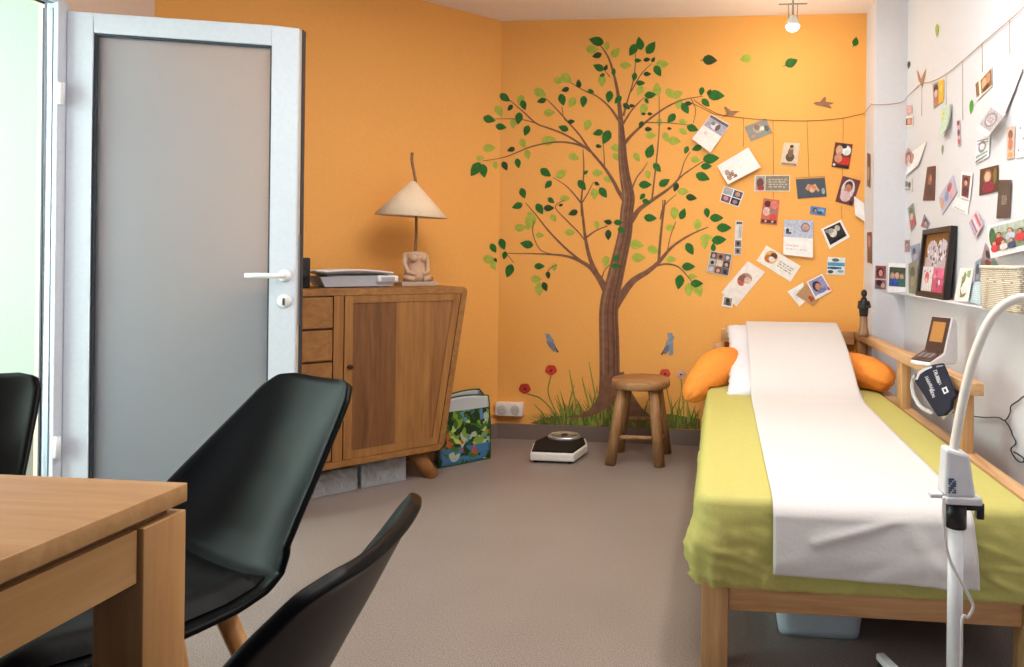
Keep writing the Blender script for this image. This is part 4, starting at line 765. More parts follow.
card('photo_print', 'blue and white wavy picture card beside the wall corner', [(827.9, 256.9), (845.2, 257.8), (844.9, 275.1), (826.5, 274.3)], 'back', '#dfe3e4', [('r', 0.02, 0.3, 0.98, 0.5, '#4f94b8'), ('r', 0.02, 0.55, 0.8, 0.68, '#3d7fa8'), ('e', 0.45, 0.16, 0.22, 0.1, '#6c6a70'), ('e', 0.4, 0.62, 0.25, 0.08, '#2e5470'), ('e', 0.2, 0.84, 0.16, 0.1, '#50505a'), ('e', 0.75, 0.8, 0.18, 0.08, '#98a2aa')], GO)
card('greeting_card', 'white card, lowest of the overlapping trio', [(787.4, 291.6), (803.1, 282.5), (806.5, 300), (799.5, 306.5)], 'back', '#f0ebe8', [('l', 0.2, 0.2, 0.8, 0.6, 3, '#cfc8c4')], GO, cat='card')
card('greeting_card', 'brown kraft card with a red-brown heart, middle of the overlapping trio', [(805.6, 284.2), (818.8, 299), (813, 306.4), (795.7, 294.9)], 'back', '#b98d66', [('e', 0.62, 0.5, 0.1, 0.16, '#b24a2c'), ('e', 0.74, 0.42, 0.1, 0.16, '#b24a2c'), ('p', [(0.54, 0.55), (0.83, 0.48), (0.78, 0.8)], '#b24a2c')], GO, e=0.0055, cat='card')
card('photo_print', 'white-edged purple baby photo, topmost of the overlapping trio', [(806.4, 281.7), (822.1, 273.8), (832, 290.8), (815.5, 299.8)], 'back', '#efe9ea', [('r', 0.08, 0.06, 0.93, 0.84, '#9a94bc'), ('e', 0.4, 0.44, 0.24, 0.28, '#33303c'), ('e', 0.46, 0.5, 0.17, 0.2, '#c88a72'), ('e', 0.55, 0.74, 0.24, 0.12, '#6b7bb0'), ('e', 0.9, 0.82, 0.07, 0.1, '#d8452e')], GO, e=0.008)

# cards on the column and the white wall
card('photo_strip', 'narrow brown photo strip on the corner column at twine height', [(867.4, 152.5), (870.3, 154), (870.3, 188), (867.2, 186)], 'side', '#8b6558', [('r', 0.1, 0.05, 0.9, 0.4, '#6a4438'), ('e', 0.5, 0.6, 0.3, 0.2, '#c09484')], GW)
card('photo_strip', 'narrow maroon photo strip on the corner column above the wooden figure', [(867.3, 232.3), (871.6, 232), (871.8, 263.8), (867.5, 262.3)], 'side', '#7a4a48', [('e', 0.5, 0.3, 0.3, 0.2, '#b98a84'), ('r', 0.1, 0.6, 0.9, 0.95, '#583436')], GW)
card('photo_print', 'pair of dark portraits stacked on one print on the column', [(874.9, 264.9), (886.7, 265.4), (886.4, 290.1), (874, 289.3)], 'front', '#d4c0c0', [('r', 0.06, 0.03, 0.94, 0.55, '#8a4a50'), ('e', 0.45, 0.3, 0.3, 0.2, '#3c2524'), ('e', 0.5, 0.32, 0.17, 0.14, '#c98e7c'), ('r', 0.06, 0.6, 0.94, 0.97, '#7a5a58'), ('e', 0.4, 0.72, 0.26, 0.12, '#33242a'), ('e', 0.7, 0.82, 0.16, 0.1, '#c1948a')], GW)
card('instant_photo', 'white-bordered group photo standing left of the black frame', [(888.4, 262.6), (906.5, 263.6), (906, 294), (887.2, 292.3)], 'front', '#f2eef0', [('r', 0.07, 0.14, 0.96, 0.78, '#5a6a4a'), ('r', 0.07, 0.14, 0.96, 0.32, '#4c5440'), ('e', 0.25, 0.45, 0.12, 0.12, '#c9988a'), ('e', 0.5, 0.42, 0.12, 0.12, '#d0a090'), ('e', 0.75, 0.46, 0.1, 0.1, '#c49484'), ('r', 0.1, 0.52, 0.5, 0.66, '#3c56a8'), ('r', 0.52, 0.52, 0.92, 0.7, '#3d6a58'), ('r', 0.08, 0.66, 0.6, 0.78, '#39508c')], GW, e=0.008)
R = lambda name, lab, quad, bg, sh, e=0.003, cat='photo', curl=0: card(name, lab, quad, 'right', bg, sh, GW, e, cat, curl)
R('photo_print', 'small olive photo squeezed between the group photo and black frame', [(908.6, 264), (916.5, 260), (917, 294), (909, 294.5)], '#8b8a72', [('e', 0.5, 0.3, 0.3, 0.16, '#59604c'), ('e', 0.5, 0.6, 0.25, 0.16, '#a89a86')], 0.02)
R('photo_print', 'small grey-pink photo high left of the black frame', [(905, 240), (909.8, 239.7), (909.4, 252), (904.2, 252)], '#a88a90', [('e', 0.5, 0.4, 0.3, 0.3, '#5a4048'), ('e', 0.5, 0.45, 0.2, 0.2, '#c09a90')])
R('photo_print', 'small pink print, upper of two under the rising twine', [(905.9, 105.2), (912.3, 105.2), (912.3, 113.3), (906.1, 114.7)], '#dcaaa4', [('e', 0.5, 0.5, 0.25, 0.3, '#e6c4be'), ('e', 0.4, 0.5, 0.1, 0.15, '#b47a78')])
R('instant_photo', 'small white-bordered orange and black photo under the pink print', [(903.5, 117), (913.2, 115.4), (913, 126.3), (903.8, 127.2)], '#f0e9e6', [('r', 0.06, 0.2, 0.92, 0.85, '#3a2c2c'), ('r', 0.42, 0.2, 0.92, 0.85, '#d07a50'), ('e', 0.6, 0.5, 0.16, 0.25, '#e8b090')])
R('photo_print', 'yellow-sided photo just below the rising twine', [(933, 84.3), (944, 78.9), (943.7, 101.2), (933.9, 108.6)], '#e3b53a', [('r', 0.0, 0.0, 0.52, 1.0, '#9a8680'), ('e', 0.3, 0.25, 0.2, 0.18, '#3a2a28'), ('e', 0.3, 0.45, 0.16, 0.16, '#d8b4a8'), ('e', 0.3, 0.75, 0.2, 0.14, '#b86a50'), ('e', 0.8, 0.35, 0.1, 0.2, '#eccb60')])
R('greeting_card', 'pale mint folded card below the yellow photo', [(941.3, 108.6), (951.5, 103.9), (952, 128.5), (944, 137.5)], '#bdd6c2', [('e', 0.2, 0.3, 0.16, 0.14, '#c9cf7a'), ('e', 0.5, 0.45, 0.2, 0.2, '#bcd8c4'), ('r', 0.85, 0.0, 1.0, 1.0, '#9aa8a6')], 0.006, 'card', 0.02)
R('photo_strip', 'very narrow dark-and-pink photo strip left of the hanging thread', [(956.8, 120.8), (960.2, 119.4), (960.9, 145), (958.2, 145.8)], '#cdb0b8', [('e', 0.5, 0.12, 0.4, 0.1, '#7a3a40'), ('e', 0.5, 0.5, 0.4, 0.14, '#5a4a68'), ('e', 0.5, 0.85, 0.4, 0.12, '#b04a50')])
R('photo_print', 'sepia photo of two faces on white card, top right', [(975.2, 82.2), (991.8, 66), (992.3, 85.8), (977, 101)], '#f0e8de', [('r', 0.02, 0.1, 0.22, 0.85, '#7a5a42'), ('p', [(0.34, 0.18), (1, 0.1), (1, 0.95), (0.34, 0.9)], '#8a6446'), ('e', 0.55, 0.5, 0.16, 0.26, '#d4a884'), ('e', 0.8, 0.45, 0.14, 0.25, '#c09070'), ('e', 0.65, 0.8, 0.2, 0.12, '#4c3426')])
R('paper_sheet', 'largest white hanging paper at the upper right', [(1009.5, 54), (1023, 68), (1006.5, 114), (993, 103.6)], '#eef0f2', [('l', 0.25, 0.2, 0.75, 0.7, 5, '#dadde0')], 0.006, 'paper', 0.006)
R('greeting_card', 'white card with grey oval stamp drawing', [(993, 104), (1005.9, 113.7), (987.8, 137), (976.1, 129)], '#f0eeee', [('p', [(0.02, 0.1), (0.98, 0.1), (0.98, 0.8), (0.02, 0.8)], '#b9b2ba'), ('e', 0.5, 0.45, 0.36, 0.28, '#8f8892'), ('e', 0.5, 0.45, 0.26, 0.2, '#c6c0c8'), ('l', 0.3, 0.35, 0.7, 0.55, 3, '#6c6670')], 0.03, 'card')
R('greeting_card', 'white card with grey and teal lettered outline', [(976.6, 138.7), (990.3, 136), (989.2, 156.5), (975.5, 163.9)], '#e9eaee', [('e', 0.48, 0.4, 0.3, 0.26, '#8f8a9a'), ('e', 0.48, 0.4, 0.18, 0.14, '#e2e0e8'), ('l', 0.1, 0.05, 0.9, 0.3, 2, '#7c7690'), ('p', [(0.05, 0.7), (0.9, 0.66), (0.92, 0.74), (0.05, 0.82)], '#8fb2ac'), ('p', [(0.05, 0.9), (0.85, 0.84), (0.9, 0.88), (0.05, 0.97)], '#6a6e74')], 0.004, 'card')
R('photo_print', 'narrow flesh-toned baby photo beside the speckled paper', [(1007, 127.2), (1015.2, 126), (1014.4, 157.6), (1007, 159.7)], '#d8b4a8', [('e', 0.5, 0.25, 0.3, 0.15, '#8a5a4c'), ('e', 0.5, 0.55, 0.32, 0.2, '#b97a64'), ('e', 0.5, 0.88, 0.3, 0.08, '#dca054')])
R('paper_sheet', 'white speckled paper cut off by the right photo edge', [(1016.5, 122), (1032, 117.5), (1031, 156), (1016.2, 158)], '#f3f0f0', [('e', 0.3, 0.2, 0.05, 0.03, '#5a4a6a'), ('e', 0.5, 0.5, 0.05, 0.03, '#a05a60'), ('e', 0.2, 0.8, 0.05, 0.03, '#5a4a6a'), ('e', 0.6, 0.8, 0.04, 0.03, '#4a6a8a')], 0.003, 'paper')
R('photo_print', 'diamond-tilted photo of a baby in the leftmost column', [(908, 147.5), (914, 155), (911.5, 170.5), (903, 160.5)], '#b98a80', [('e', 0.45, 0.4, 0.3, 0.3, '#7d4a44'), ('e', 0.5, 0.5, 0.2, 0.22, '#dca898'), ('e', 0.7, 0.8, 0.2, 0.15, '#d8d8e0')], 0.006)
R('greeting_card', 'blank white card curling above the brown upright photo', [(912, 152), (926.5, 141.5), (919.5, 165), (906, 177)], '#ece9ec', [], 0.004, 'card', 0.006)
R('photo_print', 'small grey photo below the diamond-tilted baby photo', [(903.5, 179.5), (912.5, 178), (912.3, 191.5), (903.6, 191.7)], '#d8d4d0', [('e', 0.35, 0.4, 0.2, 0.25, '#7a706c'), ('e', 0.7, 0.5, 0.15, 0.25, '#54504e'), ('l', 0.1, 0.7, 0.9, 0.95, 1, '#8a8480')])
R('photo_print', 'tall dark brown upright photo', [(927.5, 167), (935.7, 165.8), (934.7, 200.7), (923, 200.7)], '#6a3e2c', [('e', 0.5, 0.4, 0.2, 0.18, '#9a6448'), ('e', 0.55, 0.35, 0.1, 0.08, '#c08a68'), ('e', 0.5, 0.7, 0.26, 0.18, '#4c2c20')])
R('photo_collage', 'pastel diamond-shaped collage right of the tall brown photo', [(953, 175), (957.5, 192), (942.5, 215), (938.7, 197.7)], '#b9b4cc', [('e', 0.3, 0.3, 0.2, 0.15, '#b0646a'), ('e', 0.7, 0.25, 0.2, 0.16, '#d8a8b0'), ('e', 0.5, 0.55, 0.24, 0.14, '#8aa2cc'), ('e', 0.5, 0.85, 0.3, 0.12, '#c9a08c')])
R('photo_print', 'slim green and red photo left of the black frame top', [(908, 208.2), (913.2, 203), (916.2, 224), (911, 231.5)], '#8a9a84', [('e', 0.5, 0.3, 0.3, 0.2, '#6a5a50'), ('r', 0.1, 0.55, 0.95, 0.95, '#b8484c'), ('e', 0.5, 0.5, 0.25, 0.15, '#d4b0a0')])
R('photo_print', 'small triangular-looking photo touching the black frame top', [(924.5, 214), (930, 223), (927.5, 229), (920.8, 226.5)], '#8a8294', [('e', 0.5, 0.4, 0.3, 0.3, '#3e3440'), ('e', 0.55, 0.5, 0.18, 0.2, '#c49a90'), ('e', 0.3, 0.8, 0.2, 0.15, '#a84a50')])
R('photo_print', 'white-edged photo strip with dark figures left of the maroon photo', [(961.5, 171.4), (973, 172.8), (970, 201), (960.5, 197.5)], '#f0e9ea', [('r', 0.12, 0.12, 0.85, 0.92, '#7a4648'), ('e', 0.5, 0.3, 0.2, 0.12, '#3a2428'), ('e', 0.5, 0.4, 0.14, 0.1, '#d0a094'), ('e', 0.5, 0.7, 0.26, 0.16, '#50303c')], 0.005)
R('greeting_card', 'blank white card tucked under the white-edged strip', [(956, 197), (969.5, 201.5), (968, 215), (952, 207)], '#eceaef', [('l', 0.1, 0.8, 0.9, 0.95, 1, '#8a7a80')], 0.003, 'card')
R('photo_print', 'maroon and brown photo of a child above the group photo', [(980.4, 169.4), (998.6, 164.7), (998.2, 191.4), (979.4, 195.6)], '#5a4030', [('e', 0.45, 0.35, 0.24, 0.28, '#8a5a44'), ('e', 0.45, 0.36, 0.17, 0.2, '#dcae9a'), ('e', 0.5, 0.75, 0.34, 0.22, '#8a2c44'), ('e', 0.85, 0.4, 0.1, 0.3, '#7a6a3c')])
R('banner_card', 'dark brown upright card with pale squiggly writing', [(999.3, 179.8), (1011.8, 179.8), (1009.7, 217.6), (996.5, 218.6)], '#5b4c46', [('l', 0.34, 0.4, 0.75, 0.65, 5, '#b8aca4')], 0.005, 'card')
R('photo_print', 'pink and white striped diamond-tilted card', [(976.2, 210.2), (983.1, 225), (975.6, 238.5), (968.9, 222.8)], '#dcb8c4', [('r', 0.1, 0.1, 0.9, 0.28, '#b8607c'), ('r', 0.1, 0.4, 0.9, 0.52, '#f0e6ea'), ('r', 0.1, 0.6, 0.9, 0.72, '#9a6a94'), ('r', 0.1, 0.8, 0.9, 0.92, '#8fb0d0')], 0.01)
R('photo_print', 'dark and teal photo tucked under the large group photo', [(985.5, 243), (994, 258), (1000, 268), (979.5, 268)], '#9a8c90', [('e', 0.4, 0.3, 0.2, 0.2, '#3c343c'), ('e', 0.45, 0.7, 0.2, 0.16, '#7a4038'), ('e', 0.8, 0.7, 0.16, 0.3, '#4c8c74')], 0.004)
sh = [('r', 0.07, 0.07, 0.95, 0.84, '#8c9c86'), ('r', 0.07, 0.07, 0.95, 0.30, '#aebbb0'), ('e', 0.12, 0.4, 0.1, 0.3, '#3e6a44')]
for (cx, cy, s, sk, cl, ha) in ((0.3, 0.36, 0.12, '#c98f78', '#a02c34', '#2c1c1a'), (0.6, 0.3, 0.115, '#d09a84', '#b8c4d8', '#4a3a34'), (0.17, 0.58, 0.105, '#cf9a86', '#d83c4c', '#33201e'), (0.42, 0.6, 0.095, '#d6a694', '#e8d8d8', '#4a3028'), (0.63, 0.6, 0.095, '#cc947e', '#3c4a70', '#2c201e'), (0.86, 0.4, 0.11, '#c88a74', '#d4404c', '#2a1c1c')): sh += person(cx, cy, s, sk, cl, ha)
R('instant_photo', 'large white-bordered family group photo above the wicker basket', [(987.7, 226), (1027, 216), (1029, 249.5), (990.9, 258.4)], '#f2eff1', sh, 0.03, 'photo')
R('photo_print', 'bluish photo half hidden behind the black frame', [(910.3, 246.4), (919.7, 243.1), (919, 259.6), (912.5, 264.6)], '#8a98b0', [('e', 0.4, 0.4, 0.2, 0.25, '#4a4a60'), ('e', 0.5, 0.7, 0.3, 0.2, '#b0a4b4')], 0.003)
card_y = 0.907
R('greeting_card', 'white card with green wreath standing right of the black frame', [(960.7, 267.9), (973.9, 267.9), (968.5, 301), (954, 301)], '#efeeee', [('p', [(0.3, 0.4), (0.42, 0.1), (0.6, 0.2), (0.5, 0.5), (0.3, 0.6)], '#7d9468'), ('p', [(0.6, 0.1), (0.88, 0.06), (0.84, 0.3), (0.66, 0.26)], '#94a878'), ('p', [(0.3, 0.6), (0.5, 0.8), (0.78, 0.74), (0.7, 0.86), (0.4, 0.9)], '#6f8a5c'), ('e', 0.34, 0.3, 0.06, 0.05, '#c9905c'), ('e', 0.45, 0.8, 0.07, 0.05, '#c9905c'), ('p', [(0.42, 0.5), (0.68, 0.34), (0.9, 0.48), (0.64, 0.68)], '#f6f4f2')], 0.05, 'card')
R('greeting_card', 'light blue card with white writing standing left of the basket', [(968, 283), (981.5, 281), (980.5, 305), (966, 300.5)], '#bcd4dc', [('l', 0.15, 0.15, 0.85, 0.85, 7, '#e6eef0')], 0.04, 'card')
R('photo_print', 'blue-grey photo behind the light blue card, left of the basket', [(975.5, 262), (981, 258), (980.8, 282), (975, 284)], '#8d9fb4', [('e', 0.5, 0.4, 0.3, 0.25, '#5a6880'), ('e', 0.5, 0.75, 0.3, 0.15, '#b8c0cc')], 0.02)
# decals on the white wall
def dec_r(name, lab, cat, pts, col, grp=None):
    m = MB(); m.add([at(x, y, X=RIGHT-0.002) for x, y in pts], [list(range(len(pts)))], plain(col, 0.6, 0.2)); tag(m.build(name), lab, cat, grp)
dec_r('leaf_decal', 'tiny dark leaf decal on the white wall above the V-shaped bird', 'leaf painting', leaf_shape(908.8, 65, 8, 95, 0.4), '#4d5a3c', 'drifting leaves')
dec_r('leaf_decal', 'pale green leaf decal highest on the white wall', 'leaf painting', leaf_shape(937, 30.5, 14, 92, 0.28), '#a9b860', 'drifting leaves')
dec_r('leaf_decal', 'bright green leaf decal below the sepia photo', 'leaf painting', leaf_shape(971.2, 107, 15, 95, 0.28), '#4f9a3c', 'drifting leaves')
dec_r('leaf_decal', 'small dull green leaf decal below the mint card', 'leaf painting', leaf_shape(942.5, 150, 11, 92, 0.22), '#8a9c7c', 'drifting leaves')
dec_r('bird_decal', 'brown V-shaped bird silhouette on the white wall twine', 'bird painting', [(916.5, 69.5), (919, 73), (921, 79), (925.7, 68.5), (925, 77), (923.5, 83), (922.5, 88), (920.5, 84), (918.5, 80)], '#b08468', 'bird silhouettes')

# ------------------------------------------------------------------ bed
PINE = wood('#b48657', '#deb588', 'Y', 5, 0.5); PINEX = wood('#a8774a', '#d2a273', 'X', 5, 0.5); PINEZ = wood('#b08152', '#d8ab7a', 'Z', 5, 0.5)
BX0, BX1, BY0, BY1 = -0.075, 0.775, 1.745, 3.86
def skew(x, y, z): # the bed stands a touch askew to the wall
    return Vector((x+0.028*(2.6-y)*max(0, min(1, (x+0.1)/0.85))*0.9, y, z))
bed = thing('wooden_bed', 'pine bed with open side rail along the white wall', 'bed', (0.35, 2.8, 0))
def sbox(name, lo, hi, mt, bev=0.003, lab=None):
    m = MB(); m.box(lo, hi, mt, bev); m.v = [skew(*q) for q in m.v]; return m.build(name, None, bed, lab)
for x, y, z in ((-0.043, 1.765, 0.40), (0.735, 1.765, 0.40), (-0.043, 3.80, 0.60)):
    m = MB(); m.box((x, y, 0), (x+0.066, y+0.066, z), PINEZ, 0.003); m.v = [skew(*q) for q in m.v]; m.build('leg', None, bed)
sbox('front_rail', (0.024, 1.772, 0.152), (0.734, 1.80, 0.25), PINEX)
sbox('side_rail', (-0.035, 1.832, 0.152), (-0.007, 3.80, 0.25), PINE)
sbox('slat_base', (-0.006, 1.80, 0.225), (0.775, 3.86, 0.25), PINEX, 0)
sbox('lower_side_rail', (0.782, 1.80, 0.30), (0.83, 3.88, 0.435), PINE)
sbox('side_rail', (0.782, 1.80, 0.15), (0.81, 3.86, 0.25), PINE)
# back rest along the wall
def rbox(name, x0, x1, y0, y1, z0, z1, mt):
    m = MB(); m.box((x0, y0, z0), (x1, y1, z1), mt, 0.003)
    m.v = [Vector((q.x+(3.9-q.y)*0.026, q.y, q.z)) for q in m.v]; return m.build(name, None, bed)
rbox('top_rail', 0.735, 0.789, 2.25, 3.88, 0.635, 0.675, PINE)
for y in (3.78, 2.99, 2.31):
    rbox('rail_post', 0.742, 0.782, y, y+0.07, 0.43, 0.635, PINEZ)
m = MB(); m.box((0.0, 3.86, 0.60), (0.733, 3.895, 0.672), PINEX, 0.003); m.build('headboard_rail', None, bed)

# mattress under a fitted green sheet: rings around a rounded rectangle
def rrect(s, x0, x1, y0, y1, r):   # point and outward normal at perimeter fraction s
    w, d = x1-x0-2*r, y1-y0-2*r; arc = PI*r/2; L = 2*w+2*d+4*arc; t = (s % 1)*L
    segs = [('l', (x0+r, y0), (1, 0), w, (0, -1)), ('a', (x1-r, y0+r), -PI/2), ('l', (x1, y0+r), (0, 1), d, (1, 0)), ('a', (x1-r, y1-r), 0),
            ('l', (x1-r, y1), (-1, 0), w, (0, 1)), ('a', (x0+r, y1-r), PI/2), ('l', (x0, y1-r), (0, -1), d, (-1, 0)), ('a', (x0+r, y0+r), PI)]
    for g in segs:
        ln = g[3] if g[0] == 'l' else arc
        if t <= ln+1e-9:
            if g[0] == 'l': return Vector((g[1][0]+g[2][0]*t, g[1][1]+g[2][1]*t)), Vector(g[4]), t
            a = g[2]+t/r; return Vector((g[1][0]+math.cos(a)*r, g[1][1]+math.sin(a)*r)), Vector((math.cos(a), math.sin(a))), -1
        t -= ln
    return rrect(0, x0, x1, y0, y1, r)
GREEN = plain('#beb76a', 0.7, 0.25, 0, 0.05, 140, 0.03)
TOPZ = 0.447; BOTZ = 0.232; NS = 420
def sheet(s, k):   # k 0..1 top centre -> edge -> down -> tucked under
    q, nn, t = rrect(s, BX0+0.012, BX1, BY0+0.012, BY1, 0.06); c = Vector(((BX0+BX1)/2, (BY0+BY1)/2))
    if k < 0.3:
        f = k/0.3; p = c.lerp(q-nn*0.03, f); z = TOPZ+0.0015*noise.noise(Vector((p.x*9, p.y*9, 1))); return skew(p.x, p.y, z)
    if k < 0.45:
        a = (k-0.3)/0.15*PI/2; p = q-nn*0.03+nn*0.03*math.sin(a); z = TOPZ-0.03+0.03*math.cos(a)
        return skew(p.x, p.y, z)
    if k < 0.9:
        f = (k-0.45)/0.45; z = (TOPZ-0.03)*(1-f)+(BOTZ+0.02)*f
        amp = 0.018*math.sin(f*PI)**0.7
        corner = math.exp(-((q-Vector((BX0, BY0))).length/0.13)**2)
        w = 0.012*f*(1-f)*4*0.8
        w += amp*(0.45*noise.noise(Vector((q.x*9+f*2, q.y*9-f*2, f*1.8)))+0.10*noise.noise(Vector((q.x*26-f*6, q.y*26+f*5, f*4))))
        w += corner*(0.022*math.sin(f*PI)+0.012*math.sin(s*900+f*2.0))*f
        w += 0.004*abs(noise.noise(Vector((q.x*22+z*30, q.y*22-z*24, z*18))))
        w += 0.010*f*(1-abs(noise.noise(Vector((q.x*9+z*16, q.y*9-z*14, 3.3))))*6) if abs(noise.noise(Vector((q.x*9+z*16, q.y*9-z*14, 3.3)))) < 0.166 else 0
        p = q+nn*w; z -= 0.012*f*noise.noise(Vector((q.x*6, q.y*6, 5)))+0.0
        return skew(p.x, p.y, z)
    f = (k-0.9)/0.1; p = q-nn*(0.03*f); z = BOTZ+0.02-0.01*f
    return skew(p.x, p.y, z)
BOTZ = 0.196
m = MB(); m.grid(lambda u, v: sheet(u, v), NS, 60, GREEN, True, True)
ms = m.build('fitted_sheet', GREEN); tag(ms, 'wrinkled lime green fitted sheet over the bed mattress', 'sheet')

# paper couch cover
PAPER = plain('#d9d4d3', 0.65, 0.3, 0, 0.08, 90, 0.01)
def pil_top(y):   # height of pillow slope along the bed
    return None
px0, px1 = 0.135, 0.618
prof = [(3.80, 0.66), (3.795, 0.70), (3.775, 0.722), (3.74, 0.722), (3.65, 0.703), (3.52, 0.664), (3.40, 0.618), (3.28, 0.562), (3.18, 0.505), (3.12, 0.474), (3.04, 0.456), (2.90, 0.4515), (2.4, 0.4515), (2.0, 0.4515), (1.80, 0.4515), (1.757, 0.447), (1.728, 0.425), (1.722, 0.40), (1.716, 0.36), (1.712, 0.32), (1.716, 0.276)]
PP = path([Vector((0, a, b)) for a, b in prof], 5)
def paper(u, v):
    i = min(int(v*(len(PP)-1)), len(PP)-2); q = PP[i].lerp(PP[i+1], v*(len(PP)-1)-i)
    drop = max(0, (0.43-q.z)/0.155) if q.y < 1.9 else 0
    x = lerp(px0, px1+0.012*drop, u); x += 0.012*(q.y > 3.05)*0
    y = q.y; z = q.z
    if drop > 0:
        ridge = math.exp(-(((u-0.12)*0.35+(drop-0.62+u*0.62))/0.06)**2)*(0.3 < u+0.1)*min(1, drop*3)
        y -= 0.012*ridge*min(1, (u)*2); y -= 0.007*abs(noise.noise(Vector((u*5+drop*2, drop*3, 1.5))))*drop; y -= 0.016*math.exp(-((u-0.86+0.2*(1-drop))/0.05)**2)*drop
        z -= 0.012*u*drop
    elif q.y < 3.0: z += 0.0012+0.001*noise.noise(Vector((x*6, y*4, 2)))
    else: z += 0.004+0.002*noise.noise(Vector((x*9, y*6, 4)))
    return Vector((x, y, z))
m = MB(); m.grid(paper, 50, 100, PAPER); o = m.build('paper_cover', PAPER, solid=0.0012); tag(o, 'long strip of white disposable paper laid down the bed and pillow', 'paper')

# pillows
def cushion(mb, a, b, th, M, mt, ex=3.2, n=40, wr=0.006, seed=0, edge=0.0):
    def P(s, side):
        def fn(u, v):
            x, y = u*2-1, v*2-1; k = max(0, (1-abs(x)**ex)*(1-abs(y)**ex)); h = th*k**0.5*side
            pin = 1-0.06*(1-abs(y)**2)*abs(x)**4; piny = 1-0.06*(1-abs(x)**2)*abs(y)**4
            e = 1+edge*math.sin((x+y)*40+seed)*(max(abs(x), abs(y))**12)
            h += wr*noise.noise(Vector((x*3+seed, y*3, side)))*k**0.3
            return M @ Vector((x*a*pin*e, y*b*piny*e, h))
        return fn
    mb.grid(P(0, 1), n, n, mt); mb.grid(P(0, -1), n, n, mt)
WHP = plain('#e0dde4', 0.75, 0.2, 0, 0.1, 60, 0.02)
th_ = math.atan2(0.72-0.455, 3.79-3.10)
M = frame_of((0.335, 3.455, 0.568), (1, 0.0, 0), (0, math.cos(th_), math.sin(th_)))
m = MB(); cushion(m, 0.308, 0.365, 0.045, M, WHP, 5, 44, 0.006, 3, 0.012); o = m.build('white_pillow', WHP); tag(o, 'white pillow leaning at the bed head beneath the paper strip', 'pillow')
OR = plain('#f3913c', 0.75, 0.2, 0, 0.12, 50, 0.05)
pts = [(-0.165, 3.28, 0.385), (-0.152, 3.29, 0.398), (-0.12, 3.31, 0.43), (-0.07, 3.35, 0.475), (0.0, 3.42, 0.525), (0.08, 3.55, 0.53), (0.16, 3.68, 0.522), (0.34, 3.74, 0.52), (0.52, 3.68, 0.522), (0.62, 3.54, 0.526), (0.69, 3.40, 0.525), (0.73, 3.33, 0.52), (0.775, 3.27, 0.505), (0.795, 3.25, 0.49)]
rs = [0.003, 0.040, 0.066, 0.088, 0.100, 0.078, 0.068, 0.066, 0.068, 0.078, 0.082, 0.075, 0.055, 0.003]
PC = path(pts, 6); RC = path([(r, 0, 0) for r in rs], 6)
def bolster(u, v):
    i = min(int(v*(len(PC)-1)), len(PC)-2); f = v*(len(PC)-1)-i; q = PC[i].lerp(PC[i+1], f); r = lerp(RC[i].x, RC[i+1].x, f)
    tg = (PC[i+1]-PC[i]).normalized(); a = tg.cross(Vector((0, 0, 1))).normalized(); b = a.cross(tg)
    w = u*2*PI; endk = max(0, 1-min(v, 1-v)/0.16)
    rr = r*(1+0.10*endk*math.sin(w*9+1)+0.05*noise.noise(Vector((math.cos(w)*2, math.sin(w)*2, v*18))))
    p = q+a*math.cos(w)*rr+b*math.sin(w)*rr*0.97
    p.z = max(p.z, 0.4515)if p.x > BX0+0.02 else p.z
    return p
m = MB(); m.grid(bolster, 54, 110, OR, True, True); o = m.build('nursing_pillow', OR); tag(o, 'curved orange pillow whose two ends stick out beside the white pillow', 'pillow')

# ------------------------------------------------------------------ things along the white wall
# wooden figure on the rail end
sb = Vector((0.722, 3.60, 0.675)); sb.x = 0.722+0.026*0.3
STA = wood('#4d3423', '#8a6648', 'Z', 6, 0.5); DK = plain('#2a2422', 0.4, 0.4, 0, 0.3, 40, 0.2)
t = thing('carved_figure', 'small carved wooden figure standing on the rail in the corner', 'figurine', sb)
m = MB(); m.lathe([(0, 0), (0.026, 0.0), (0.027, 0.02), (0.020, 0.05), (0.019, 0.10), (0.023, 0.14), (0.0, 0.16)], wood('#7a5a42', '#b08c6c', 'Z', 6, 0.5), 20, sb, sy=0.9); m.build('robe', None, t, 'light wooden robe')
m = MB(); m.lathe([(0.0, 0.10), (0.021, 0.105), (0.024, 0.14), (0.022, 0.175), (0.012, 0.20), (0.0, 0.205)], DK, 20, sb)
m.sphere(sb+Vector((0, -0.003, 0.222)), (0.016, 0.018, 0.021), DK, 14)
m.sphere(sb+Vector((0, -0.020, 0.220)), (0.004, 0.005, 0.005), DK, 8)
m.tube([sb+Vector(q) for q in ((-0.019, 0, 0.18), (-0.026, -0.012, 0.15), (-0.008, -0.026, 0.135))], [0.010, 0.009, 0.007], DK, 10)
m.tube([sb+Vector(q) for q in ((0.019, 0, 0.18), (0.026, -0.012, 0.155), (0.006, -0.026, 0.15))], [0.010, 0.009, 0.007], DK, 10)
m.build('torso_and_head', None, t, 'dark carved upper body and head')

